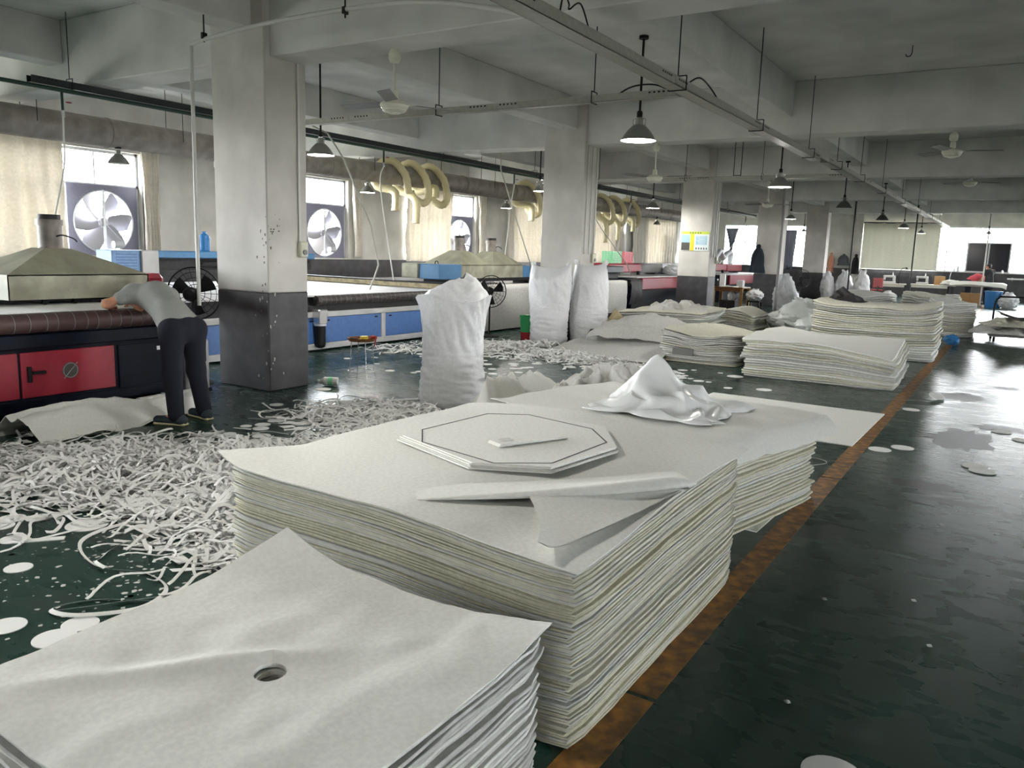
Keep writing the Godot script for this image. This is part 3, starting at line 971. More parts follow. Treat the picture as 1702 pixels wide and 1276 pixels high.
	# thin rods that hang from the slab
	for r in [["pair of thin rods hanging right of the first column", [[-9.6, -9.0], [-9.75, -9.1]], 3.5], ["pair of thin rods above the second cross tray", [[-5.15, -16.5], [-5.0, -16.5]], 3.28], ["pair of thin rods hanging right of the second column", [[-8.4, -16.5], [-8.25, -16.6]], 3.28]]:
		var t := thing("hanging_rods", r[0], "rod")
		for p in r[1]:
			part(t, "rod", mb().cyl(Vector3(p[0], r[2], p[1]), Vector3(p[0], top_over(p[0], p[1]), p[1]), 0.008, 6), M.rod)
		part(t, "cross_bar", mb().cyl(Vector3(r[1][0][0], r[2] + 0.01, r[1][0][1]), Vector3(r[1][1][0], r[2] + 0.01, r[1][1][1]), 0.008, 6), M.rod)
	# fittings on the columns
	for c in [[0, 0.13, "first column", 1.6, -6.44], [1, 0.0, "second column", 1.56, -13.82], [2, 0.0, "poster column", 1.56, -21.1]]:
		var zc: float = COLZ[c[0]]
		var t := thing("wall_conduit", "white conduits and switch box on the side of the %s" % c[2], "conduit", Vector3(-6.91, 0, zc), 0.0, "conduits on the columns")
		var zz := [-0.16] if c[0] == 0 else [0.17, -0.02, -0.2]
		for z in zz:
			part(t, "conduit_run", mb().span(Vector3(0.001, c[3] + 0.06, z - 0.014), Vector3(0.022, 3.57, z + 0.014), 0.004), M.pvc)
		part(t, "switch_box", mb().span(Vector3(0.001, c[3] - 0.11, -0.25), Vector3(0.06, c[3] + 0.07, -0.13), 0.012), M.socket)
		part(t, "switch_knob", mb().cyl(Vector3(0.06, c[3] - 0.05, -0.19), Vector3(0.075, c[3] - 0.05, -0.19), 0.03, 14), M.mid_grey)
	var po := thing("poster", "yellow and white printed notice on the third column", "poster", Vector3(-7.33, 2.03, -20.62))
	part(po, "sheet", mb().box(Vector3.ZERO, Vector3(0.76, 0.5, 0.006)), M.poster_paper)
	part(po, "header", mb().box(Vector3(0, 0.215, 0.004), Vector3(0.76, 0.07, 0.004)), M.poster_green)
	part(po, "photo", mb().box(Vector3(-0.26, 0.06, 0.004), Vector3(0.23, 0.2, 0.004)), M.poster_blue)
	part(po, "photo", mb().box(Vector3(-0.26, -0.14, 0.004), Vector3(0.23, 0.2, 0.004)), M.poster_dark)
	part(po, "side_strip", mb().box(Vector3(-0.08, -0.035, 0.004), Vector3(0.11, 0.43, 0.004)), M.poster_yellow)
	part(po, "text_block", mb().box(Vector3(0.17, 0.02, 0.004), Vector3(0.3, 0.24, 0.004)), M.poster_blue)
	for k in 5:
		part(po, "title_mark", mb().box(Vector3(-0.14 + 0.07 * k, 0.215, 0.007), Vector3(0.028, 0.028, 0.003)), M.ink)
		part(po, "pictogram", mb().box(Vector3(0.04 + 0.07 * k, -0.19, 0.006), Vector3(0.03, 0.05, 0.003)), M.poster_dark)
	for k in 7:
		part(po, "text_line", mb().box(Vector3(0.17 + 0.01 * (k % 3), 0.12 - 0.034 * k, 0.007), Vector3(0.26 - 0.03 * (k % 3), 0.01, 0.002)), M.poster_paper)
	# steel poles
	var g2 := "upright poles on the floor"
	for p in [[Vector3(-5.36, 0, -21.62), 0.035, "grey steel pole standing behind the middle stacks"], [Vector3(-5.0, 0, -30.0), 0.03, "thin dark pole standing left of the cream blind"], [Vector3(-3.56, 0, -35.0), 0.03, "thin dark pole in front of the cream blind"], [Vector3(-1.2, 0, -38.0), 0.03, "white pole standing before the dark window panes"]]:
		var pl := thing("steel_pole", p[2], "pole", p[0], 0.0, g2)
		var m: Material = M.pvc if p[0].z < -37.0 else M.mid_grey if p[0].z > -25.0 else M.rod
		part(pl, "shaft", mb().cyl(Vector3(0, 0.01, 0), Vector3(0, top_over(p[0].x, p[0].z), 0), p[1], 10), m)
		part(pl, "foot_plate", mb().cyl(Vector3(0, 0, 0), Vector3(0, 0.015, 0), p[1] * 2.5, 12), m)

# ---------------------------------------------------------------- cutting machines
func hood(t: Node, a: Vector3, b: Vector3, y1: float, top: Array, chim: Array) -> void:
	# skirt box from a to b, then sloping roofs that end in square necks and round chimneys
	part(t, "hood_skirt", shell_box(a, b), M.hood)
	for k in top.size():
		var q: Array = top[k]   # [z near, z far, neck half size, neck centre z]
		var xm := (a.x + b.x) * 0.5
		var n: float = q[2]
		var lo := [Vector3(b.x, b.y, q[0]), Vector3(b.x, b.y, q[1]), Vector3(a.x, b.y, q[1]), Vector3(a.x, b.y, q[0])]
		var hi := [Vector3(xm + n, y1, q[3] + n), Vector3(xm + n, y1, q[3] - n), Vector3(xm - n, y1, q[3] - n), Vector3(xm - n, y1, q[3] + n)]
		var r := mb()
		var c := Vector3(xm, b.y, q[3])
		for i in 4:
			r.face([lo[i], lo[(i + 1) % 4], hi[(i + 1) % 4], hi[i]], c)
		r.face(hi, c)
		part(t, "hood_roof", r, M.hood)
		var ch: Array = chim[k]   # [radius, top height]
		var cc := Vector3(xm, y1 - 0.02, q[3])
		var cp := part(t, "chimney", mb().lathe([[ch[0] + 0.012, 0.0], [ch[0] + 0.012, 0.03], [ch[0], 0.03], [ch[0], ch[1] - y1 - 0.06], [ch[0] + 0.012, ch[1] - y1 - 0.06], [ch[0] + 0.012, ch[1] - y1]], cc, 26), M.chimney)
		part(cp, "chimney_collar", mb().lathe([[ch[0] - 0.01, ch[1] - y1 - 0.06], [ch[0] - 0.01, ch[1] - y1 + 0.05], [ch[0] - 0.03, ch[1] - y1 + 0.05]], cc, 26), M.rubber)
		part(cp, "damper_handle", mb().tube(smooth([cc + Vector3(ch[0], (ch[1] - y1) * 0.45, 0), cc + Vector3(ch[0] + 0.03, (ch[1] - y1) * 0.5, -0.05), cc + Vector3(ch[0] + 0.03, (ch[1] - y1) * 0.4, -0.16), cc + Vector3(ch[0] + 0.02, (ch[1] - y1) * 0.3, -0.2)], 4), 0.008, 6), M.rubber)

func shell_box(a: Vector3, b: Vector3) -> MB:
	var t := 0.012
	var m := mb()
	m.span(Vector3(a.x, a.y, a.z), Vector3(a.x + t, b.y, b.z))
	m.span(Vector3(b.x - t, a.y, a.z), Vector3(b.x, b.y, b.z))
	m.span(Vector3(a.x, a.y, a.z), Vector3(b.x, b.y, a.z - t))
	m.span(Vector3(a.x, a.y, b.z + t), Vector3(b.x, b.y, b.z))
	m.span(Vector3(a.x, b.y - t, a.z), Vector3(b.x, b.y, b.z))
	return m

func roller(t: Node, x: float, y: float, z0: float, z1: float, r: float, m: Material) -> void:
	var ro := part(t, "belt_roller", mb().cyl(Vector3(x, y, z0), Vector3(x, y, z1), r, 22), m)
	var z := z0 - 0.06
	while z > z1 + 0.03:
		part(ro, "belt_band", mb().cyl(Vector3(x, y, z), Vector3(x, y, z - 0.006), r + 0.0025, 22), M.mid_grey)
		z -= rng.randf_range(0.09, 0.15)
	part(ro, "shaft_end", mb().cyl(Vector3(x, y, z1 - 0.06), Vector3(x, y, z1), r * 0.45, 12), M.black)
	part(ro, "shaft_end", mb().cyl(Vector3(x, y, z0), Vector3(x, y, z0 + 0.06), r * 0.45, 12), M.black)

func build_machines() -> void:
	# red cutter at the left
	var t := thing("laser_cutter", "red and dark blue cutting machine with belt, where the worker bends", "machine")
	part(t, "body", mb().span(Vector3(-9.3, 0.1, -1.6), Vector3(-7.3, 0.78, -5.02), 0.01), M.navy)
	part(t, "bed_rail", mb().span(Vector3(-7.34, 0.66, -1.6), Vector3(-7.24, 0.79, -5.04), 0.012), M.navy)
	part(t, "bed_rail", mb().span(Vector3(-9.4, 0.78, -1.6), Vector3(-9.3, 0.96, -5.1), 0.012), M.navy)
	part(t, "plinth", mb().span(Vector3(-9.2, 0.0, -1.6), Vector3(-7.36, 0.1, -4.9)), M.black)
	var dz := -2.6
	for k in 2:
		var z0 := -2.63 - 0.885 * k
		var z1 := z0 - 0.865
		var d := part(t, "door", mb().span(Vector3(-7.3, 0.22, z0), Vector3(-7.285, 0.625, z1), 0.004), M.red)
		var zc := (z0 + z1) * 0.5
		part(d, "handle", mb().span(Vector3(-7.286, 0.36, z0 - 0.05), Vector3(-7.262, 0.5, z0 - 0.085), 0.004).span(Vector3(-7.275, 0.43, z0 - 0.085), Vector3(-7.245, 0.455, z0 - 0.2), 0.004), M.black)
		var em := part(d, "round_emblem", mb().cyl(Vector3(-7.285, 0.43, zc), Vector3(-7.28, 0.43, zc), 0.075, 24), M.poster_dark)
		part(em, "diagonal_mark", mb().box(Vector3(-7.278, 0.43, zc), Vector3(0.004, 0.19, 0.008), 0.0, Basis(Vector3.RIGHT, -0.75)), M.chrome)
		part(d, "brand_ring", mb().lathe([[0.06, 0.0], [0.066, 0.004], [0.072, 0.0]], Vector3(-7.281, 0.43, zc), 24, Basis(Vector3.BACK, -PI / 2)), M.mid_grey)
	part(t, "side_panel", mb().span(Vector3(-7.31, 0.14, -4.42), Vector3(-7.285, 0.62, -4.98), 0.004), M.navy)
	part(t, "label_tag", mb().span(Vector3(-7.286, 0.54, -4.83), Vector3(-7.282, 0.58, -4.9)), M.white)
	part(t, "lower_skirt", mb().span(Vector3(-7.34, 0.1, -1.6), Vector3(-7.27, 0.2, -5.0), 0.006), M.navy)
	for z in [-2.0, -3.95, -4.85]:
		part(t, "wheel", mb().cyl(Vector3(-7.35, 0.04, z), Vector3(-7.29, 0.04, z), 0.04, 14), M.black)
	roller(t, -7.24, 0.885, -1.6, -5.0, 0.085, M.mesh_belt)
	part(t, "belt", mb().span(Vector3(-9.3, 0.93, -1.6), Vector3(-7.26, 0.965, -5.0)), M.belt_dark)
	part(t, "gantry_rail", mb().span(Vector3(-8.15, 1.0, -1.8), Vector3(-8.1, 1.03, -5.3)), M.black)
	part(t, "gantry_beam", mb().span(Vector3(-8.85, 1.0, -1.8), Vector3(-8.2, 1.03, -5.3)), M.navy)
	for z in [-1.9, -5.1]:
		part(t, "gantry_foot", mb().span(Vector3(-8.6, 0.96, z), Vector3(-8.12, 1.0, z - 0.1)), M.navy)
	for z in [-4.15, -4.45]:
		var h := part(t, "cutting_head", mb().span(Vector3(-8.12, 0.99, z), Vector3(-8.07, 1.05, z - 0.06)), M.black)
		part(h, "nozzle", mb().lathe([[0.022, 1.0], [0.022, 0.985], [0.006, 0.972]], Vector3(-8.09, 0, z - 0.03), 10), M.black)
	part(t, "gantry_cover", mb().span(Vector3(-8.7, 1.02, -5.3), Vector3(-8.25, 1.26, -5.62), 0.05), M.red)
	part(t, "end_panel", mb().span(Vector3(-8.3, 0.62, -5.06), Vector3(-7.4, 0.92, -5.16), 0.02), M.red)
	hood(t, Vector3(-8.95, 1.03, -3.8), Vector3(-8.0, 1.27, -5.24), 1.52, [[-3.8, -5.24, 0.13, -4.47]], [[0.115, 1.83]])
	var sh := mb().span(Vector3(-9.0, 0.967, -1.9), Vector3(-7.3, 0.975, -4.75), 0.003)
	one("cloth_on_bed", "white cloth lying flat on the red machine's belt", "cloth", sh, M.felt)
	# blue cutter
	t = thing("laser_cutter", "blue panelled cutting machine right of the first column", "machine")
	part(t, "bed_frame", mb().span(Vector3(-13.2, 0.1, -5.9), Vector3(-9.1, 0.6, -12.4), 0.01), M.grey_paint)
	part(t, "bottom_rail", mb().span(Vector3(-9.14, 0.03, -5.9), Vector3(-9.05, 0.12, -12.4), 0.008), M.light_grey)
	part(t, "top_rail", mb().span(Vector3(-9.14, 0.525, -5.9), Vector3(-9.05, 0.61, -12.4), 0.008), M.light_grey)
	for z in [-5.95, -7.35, -8.8, -10.27, -11.66, -12.35]:
		part(t, "post", mb().span(Vector3(-9.14, 0.1, z + 0.055), Vector3(-9.055, 0.54, z - 0.055), 0.006), M.light_grey)
	for q in [[-6.0, -7.3], [-7.41, -8.74], [-8.86, -10.21], [-10.33, -11.6], [-11.72, -12.29]]:
		var p := part(t, "blue_panel", mb().span(Vector3(-9.11, 0.125, q[0]), Vector3(-9.065, 0.522, q[1]), 0.004), M.blue)
		for z in [q[0] - 0.12, q[1] + 0.12]:
			part(p, "finger_slot", mb().span(Vector3(-9.067, 0.46, z + 0.035), Vector3(-9.062, 0.485, z - 0.035), 0.002), M.black)
	part(t, "bed_side", mb().span(Vector3(-13.2, 0.6, -5.9), Vector3(-9.2, 0.84, -12.4)), M.rubber)
	roller(t, -9.1, 0.785, -8.75, -12.35, 0.075, M.belt_dark)
	part(t, "belt", mb().span(Vector3(-13.2, 0.84, -5.9), Vector3(-9.12, 0.865, -12.4)), M.light_grey)
	part(t, "cross_beam", mb().span(Vector3(-13.4, 0.87, -12.25), Vector3(-9.05, 0.97, -12.1), 0.01), M.beige)
	part(t, "cross_rail", mb().span(Vector3(-13.4, 0.97, -12.3), Vector3(-9.05, 0.99, -12.05)), M.rubber)
	for z in [-5.95, -12.38]:
		part(t, "bed_edge", mb().span(Vector3(-13.2, 0.865, z + 0.03), Vector3(-9.1, 0.89, z - 0.03)), M.alu)
	var mo := part(t, "drive_motor", mb().cyl(Vector3(-8.98, 0.12, -8.72), Vector3(-8.98, 0.42, -8.72), 0.085, 18), M.black)
	part(mo, "gearbox", mb().span(Vector3(-9.05, 0.44, -8.63), Vector3(-8.9, 0.66, -8.81), 0.012), M.chrome)
	part(mo, "mounting_flange", mb().cyl(Vector3(-8.98, 0.41, -8.72), Vector3(-8.98, 0.44, -8.72), 0.1, 18), M.alu)
	part(mo, "end_cap", mb().lathe([[0.085, 0.12], [0.07, 0.08], [0.03, 0.065], [0.0, 0.065]], Vector3(-8.98, 0, -8.72), 18), M.black)
	var ga := part(t, "gantry", mb().span(Vector3(-10.7, 1.38, -6.98), Vector3(-10.4, 1.48, -10.0), 0.012), M.steel_blue)
	part(ga, "gantry_lower", mb().span(Vector3(-10.66, 1.2, -6.98), Vector3(-10.5, 1.38, -10.0)), M.rubber)
	part(ga, "cable_chain", mb().tube(smooth([Vector3(-10.46, 1.33, -9.9), Vector3(-10.46, 1.34, -7.9), Vector3(-10.46, 1.3, -7.75), Vector3(-10.46, 1.25, -7.8), Vector3(-10.46, 1.24, -8.9)], 5), 0.02, 8), M.black)
	part(ga, "louvre_box", mb().span(Vector3(-10.8, 1.18, -6.3), Vector3(-10.42, 1.48, -6.72), 0.01), M.light_blue)
	for k in 6:
		part(ga, "louvre_slit", mb().span(Vector3(-10.421, 1.22 + 0.04 * k, -6.36), Vector3(-10.412, 1.232 + 0.04 * k, -6.66)), M.blue)
	part(ga, "grey_box", mb().span(Vector3(-10.8, 1.14, -6.72), Vector3(-10.38, 1.48, -6.98), 0.008), M.light_grey)
	for z in [-6.5, -9.8]:
		part(ga, "gantry_leg", mb().span(Vector3(-10.7, 0.865, z + 0.06), Vector3(-10.5, 1.22, z - 0.06)), M.steel_blue)
	one("water_jug", "blue translucent jug standing on the gantry left of first column", "jug", mb().lathe([[0.0, 0.0], [0.075, 0.0], [0.08, 0.02], [0.08, 0.2], [0.07, 0.24], [0.03, 0.27], [0.03, 0.3], [0.0, 0.3]], Vector3.ZERO, 18), M.blue_plastic, Vector3(-10.55, 1.481, -7.87))
	var roll := thing("cloth_roll", "white roll of cloth on black stand by the window wall", "cloth roll", Vector3(-13.4, 0, -17.2))
	part(roll, "roll", mb().cyl(Vector3(0, 1.06, 0.6), Vector3(0, 1.06, -1.4), 0.12, 22), M.felt)
	part(roll, "core", mb().cyl(Vector3(0, 1.06, 0.75), Vector3(0, 1.06, -1.5), 0.035, 12), M.black)
	for z in [0.7, -1.45]:
		part(roll, "stand_leg", mb().span(Vector3(-0.05, 0, z + 0.03), Vector3(0.05, 1.04, z - 0.03)), M.black)
	# twin hood cutter
	t = thing("laser_cutter", "cutting machine under a hood with twin chimneys", "machine")
	part(t, "body", mb().span(Vector3(-13.0, 0.0, -12.7), Vector3(-9.0, 0.8, -17.0), 0.01), M.rubber)
	part(t, "belt", mb().span(Vector3(-13.0, 0.8, -12.7), Vector3(-8.95, 0.9, -17.0), 0.02), M.belt_dark)
	roller(t, -8.95, 0.86, -12.75, -16.0, 0.08, M.belt_dark)
	part(t, "gantry_beam", mb().span(Vector3(-9.9, 0.98, -12.4), Vector3(-9.45, 1.05, -16.0)), M.black)
	part(t, "gantry_foot", mb().span(Vector3(-9.9, 0.9, -12.8), Vector3(-9.5, 0.98, -12.95)), M.black)
	part(t, "gantry_foot", mb().span(Vector3(-9.9, 0.9, -15.7), Vector3(-9.5, 0.98, -15.85)), M.black)
	hood(t, Vector3(-10.4, 1.05, -13.0), Vector3(-9.45, 1.32, -15.4), 1.6, [[-13.0, -14.2, 0.14, -13.6], [-14.2, -15.4, 0.14, -14.8]], [[0.12, 1.88], [0.12, 1.86]])
	var bb := part(t, "blue_drive_box", mb().span(Vector3(-9.9, 1.04, -12.25), Vector3(-9.4, 1.33, -12.98), 0.01), M.steel_blue)
	part(bb, "beige_cover", mb().span(Vector3(-10.3, 1.05, -12.2), Vector3(-9.9, 1.33, -12.95), 0.01), M.hood)
	part(bb, "lifting_loop", mb().tube(smooth([Vector3(-9.7, 1.33, -12.5), Vector3(-9.7, 1.38, -12.51), Vector3(-9.7, 1.38, -12.58), Vector3(-9.7, 1.33, -12.6)], 3), 0.008, 6), M.black)
	part(t, "end_box", mb().span(Vector3(-9.9, 1.04, -15.42), Vector3(-9.45, 1.3, -15.75), 0.01), M.steel_blue)
	one("draped_cloth", "pale cloth draped down the front of the twin hood machine", "cloth", drape(-8.84, 0.93, -12.9, -14.85, 0.04, 0.03), M.felt_grey)
	one("rubber_belt", "dark belt end hanging beside the draped pale cloth", "belt", drape(-8.78, 0.96, -14.9, -15.6, 0.28, 0.06), M.rubber)
	# dark machine right of the second column
	t = thing("laser_cutter", "dark low machine with pale cloth right of the second column", "machine")
	part(t, "body", mb().span(Vector3(-12.5, 0.0, -17.4), Vector3(-9.0, 0.82, -20.2), 0.01), M.rubber)
	roller(t, -8.95, 0.86, -17.4, -20.1, 0.08, M.belt_dark)
	part(t, "belt", mb().span(Vector3(-12.5, 0.82, -17.4), Vector3(-8.97, 0.92, -20.2)), M.belt_dark)
	part(t, "gantry", mb().span(Vector3(-9.9, 1.12, -17.2), Vector3(-9.2, 1.3, -20.3), 0.02), M.tray_green)
	part(t, "gantry_lower", mb().span(Vector3(-9.8, 0.95, -17.3), Vector3(-9.3, 1.12, -20.2), 0.02), M.black)
	one("draped_cloth", "pale cloth hanging slanted from the machine right of second column", "cloth", drape(-8.84, 0.93, -18.4, -19.7, 0.12, 0.04), M.felt_grey)
	one("rubber_belt", "thick dark roll end hanging next to the red machine", "belt", drape(-8.78, 0.96, -19.75, -20.5, 0.3, 0.08), M.rubber)
	# red cutters farther down
	for q in [["near red and black cutting machine between second and third columns", -20.7, -24.9, true], ["far red cutting machine right of the poster column", -28.8, -33.6, false]]:
		t = thing("laser_cutter", q[0], "machine")
		part(t, "base", mb().span(Vector3(-12.5, 0.0, q[1]), Vector3(-9.1, 0.66, q[2]), 0.01), M.navy)
		part(t, "red_apron", mb().span(Vector3(-9.1, 0.64, q[1] - 0.3), Vector3(-8.92, 0.98, q[2] + 1.0), 0.02), M.red)
		part(t, "bed", mb().span(Vector3(-12.5, 0.66, q[1]), Vector3(-9.0, 0.98, q[2]), 0.01), M.navy)
		part(t, "worktop", mb().span(Vector3(-12.4, 0.98, q[1]), Vector3(-8.95, 1.02, q[2]), 0.005), M.light_grey)
		part(t, "gantry_beam", mb().span(Vector3(-10.2, 1.1, q[1] + 0.3), Vector3(-9.7, 1.36, q[2] + 2.2 if q[3] else q[2] + 2.5), 0.03), M.red)
		part(t, "gantry_shroud", mb().span(Vector3(-10.1, 1.08, q[2] + 2.2 if q[3] else q[2] + 2.5), Vector3(-9.68, 1.35, q[2] + 0.5), 0.03), M.mid_grey if q[3] else M.red)
		part(t, "gantry_foot", mb().span(Vector3(-10.1, 1.02, q[1] - 0.4), Vector3(-9.8, 1.1, q[1] - 0.7)), M.black)
		part(t, "gantry_foot", mb().span(Vector3(-10.1, 1.02, q[2] + 0.9), Vector3(-9.8, 1.1, q[2] + 0.6)), M.black)
		part(t, "cutting_head", mb().span(Vector3(-9.68, 1.03, q[1] - 1.6), Vector3(-9.6, 1.14, q[1] - 1.7)), M.black)
	one("plastic_basket", "mint green plastic basket standing on the near red machine", "basket", basket(), M.mint, Vector3(-10.0, 1.362, -21.2))
	one("plastic_basket", "pink plastic basket beside the mint green one", "basket", basket(), M.pink, Vector3(-10.0, 1.362, -22.0))
	var fh := thing("fume_hose", "silver flexible hose arching over the far red machine", "hose")
	part(fh, "hose", mb().tube(smooth([Vector3(-10.3, 1.1, -30.2), Vector3(-10.3, 1.25, -30.6), Vector3(-10.3, 1.7, -31.6), Vector3(-10.3, 1.85, -32.0), Vector3(-10.3, 1.6, -32.4), Vector3(-10.3, 1.75, -32.9), Vector3(-10.3, 1.8, -33.4), Vector3(-10.3, 1.36, -33.4)], 6), 0.12, 12), M.alu)
	part(fh, "green_sleeve", mb().tube([Vector3(-10.3, 1.28, -30.7), Vector3(-10.3, 1.45, -31.05)], 0.13, 12), M.pipe_green)

func drape(x: float, y: float, z0: float, z1: float, hem: float, bulge: float) -> MB:
	# cloth that comes over a roller and hangs to the floor, thick enough to have two sides
	var nz := noise(int(absf(z0) * 10.0), 0.8)
	var m := mb()
	var nu := 12
	var nv := 14
	for side in 2:
		var P := PackedVector3Array()
		for i in nu:
			var u := float(i) / (nu - 1)
			for j in nv:
				var w := float(j) / (nv - 1)
				var yy := lerpf(y, hem, maxf(0.0, (w - 0.15) / 0.85))
				var xx := x - (0.15 - w) * 1.2 if w < 0.15 else x + 0.02 + bulge * sin(w * 3.0)
				if w < 0.15:
					yy = y + 0.015
				var p := Vector3(xx + 0.02 * nz.get_noise_2d(u * 3.0, w * 2.0), yy, lerpf(z0, z1, u + 0.02 * nz.get_noise_2d(w * 4.0, 7.0)))
				if side == 1:
					p -= Vector3(0.006, 0.004, 0)
				P.append(p)
		m.grid(P, nu, nv, side == 1)
	return m

func basket() -> MB:
	var m := mb()
	m.span(Vector3(-0.17, 0.0, -0.3), Vector3(0.17, 0.01, 0.3))
	for k in 7:
		var y := 0.03 + 0.045 * k
		m.span(Vector3(0.165, y, -0.3), Vector3(0.175, y + 0.03, 0.3))
		m.span(Vector3(-0.175, y, -0.3), Vector3(-0.165, y + 0.03, 0.3))
		m.span(Vector3(-0.17, y, -0.305), Vector3(0.17, y + 0.03, -0.295))
		m.span(Vector3(-0.17, y, 0.295), Vector3(0.17, y + 0.03, 0.305))
	for k in 7:
		var z := -0.29 + 0.0967 * k
		for x in [-0.17, 0.17]:
			m.span(Vector3(x - 0.006, 0, z - 0.012), Vector3(x + 0.006, 0.34, z + 0.012))
	for k in 4:
		for z in [-0.3, 0.3]:
			m.span(Vector3(-0.16 + 0.1 * k, 0, z - 0.006), Vector3(-0.135 + 0.1 * k, 0.34, z + 0.006))
	return m

# ---------------------------------------------------------------- felt sheets, stacks, sacks
func slab(w: float, d: float, t: float, nu: int, nv: int, f: Callable, bulge := 0.4, hole := Vector3.ZERO) -> MB:
	# a soft sheet w by d, t thick; f(u, v) gives the offset of its middle surface; rounded rim; hole = x, z, radius
	var m := mb()
	var mid := PackedVector3Array()
	for i in nu:
		var u := float(i) / (nu - 1)
		for j in nv:
			var v := float(j) / (nv - 1)
			var o: Vector3 = f.call(u, v)
			mid.append(Vector3((u - 0.5) * w, 0, (v - 0.5) * d) + o)
	var up := PackedVector3Array()
	var dn := PackedVector3Array()
	for p in mid:
		up.append(p + Vector3(0, t * 0.5, 0))
		dn.append(p - Vector3(0, t * 0.5, 0))
	if hole.z > 0.0:
		# leave out the cells that the hole touches and rejoin them with a ring
		holed(m, up, nu, nv, w, d, hole)
	else:
		m.grid(up, nu, nv, true)
	if hole.z <= 0.0:
		m.grid(dn, nu, nv, false)
	# rim, once round
	var ring := []
	for i in nu:
		ring.append([i, 0])
	for j in range(1, nv):
		ring.append([nu - 1, j])
	for i in range(nu - 2, -1, -1):
		ring.append([i, nv - 1])
	for j in range(nv - 2, 0, -1):
		ring.append([0, j])
	ring.append([0, 0])
	var R := PackedVector3Array()
	for q in ring:
		var p := mid[q[0] * nv + q[1]]
		var out := Vector3((q[0] / float(nu - 1) - 0.5) * 2.0, 0, (q[1] / float(nv - 1) - 0.5) * 2.0)
		var e := Vector3(signf(out.x) if absf(out.x) > 0.98 else 0.0, 0, signf(out.z) if absf(out.z) > 0.98 else 0.0).normalized()
		R.append(p + Vector3(0, t * 0.5, 0))
		R.append(p + Vector3(0, t * 0.28, 0) + e * t * bulge * 0.8)
		R.append(p - Vector3(0, t * 0.28, 0) + e * t * bulge * 0.8)
		R.append(p - Vector3(0, t * 0.5, 0))
	m.grid(R, ring.size(), 4, false)
	return m

func holed(m: MB, P: PackedVector3Array, nu: int, nv: int, w: float, d: float, hole: Vector3) -> void:
	var hi := int(round((hole.x / w + 0.5) * (nu - 1)))
	var hj := int(round((hole.y / d + 0.5) * (nv - 1)))
	var k := int(ceil(hole.z / minf(w / (nu - 1), d / (nv - 1)))) + 1
	var s := m.v.size()
	for i in nu:
		for j in nv:
			var du := P[mini(i + 1, nu - 1) * nv + j] - P[maxi(i - 1, 0) * nv + j]
			var dv := P[i * nv + mini(j + 1, nv - 1)] - P[i * nv + maxi(j - 1, 0)]
			m.v.append(P[i * nv + j])
			m.n.append(-du.cross(dv).normalized())
	for i in nu - 1:
		for j in nv - 1:
			if i >= hi - k and i < hi + k and j >= hj - k and j < hj + k:
				continue
			var a := s + i * nv + j
			var b := a + nv
			m.ix.append_array([a, b, b + 1, a, b + 1, a + 1])
	var rim := []
	for i in range(hi - k, hi + k):
		rim.append(P[i * nv + hj - k])
	for j in range(hj - k, hj + k):
		rim.append(P[(hi + k) * nv + j])
	for i in range(hi + k, hi - k, -1):
		rim.append(P[i * nv + hj + k])
	for j in range(hj + k, hj - k, -1):
		rim.append(P[(hi - k) * nv + j])
	var c := P[hi * nv + hj]
	var n := rim.size()
	var R := PackedVector3Array()
	for q in n + 1:
		var p: Vector3 = rim[q % n]
		var dir := Vector3(p.x - c.x, 0, p.z - c.z).normalized()
		var e := Vector3(c.x + dir.x * hole.z, lerpf(p.y, c.y, 0.8), c.z + dir.z * hole.z)
		R.append(p)
		R.append(e)
	m.grid(R, n + 1, 2, true)
	var W := PackedVector3Array()
	for q in n + 1:
		var e := R[q * 2 + 1]
		W.append(e)
		W.append(e + Vector3(0.0, -0.012, 0.0))
	m.grid(W, n + 1, 2, true)

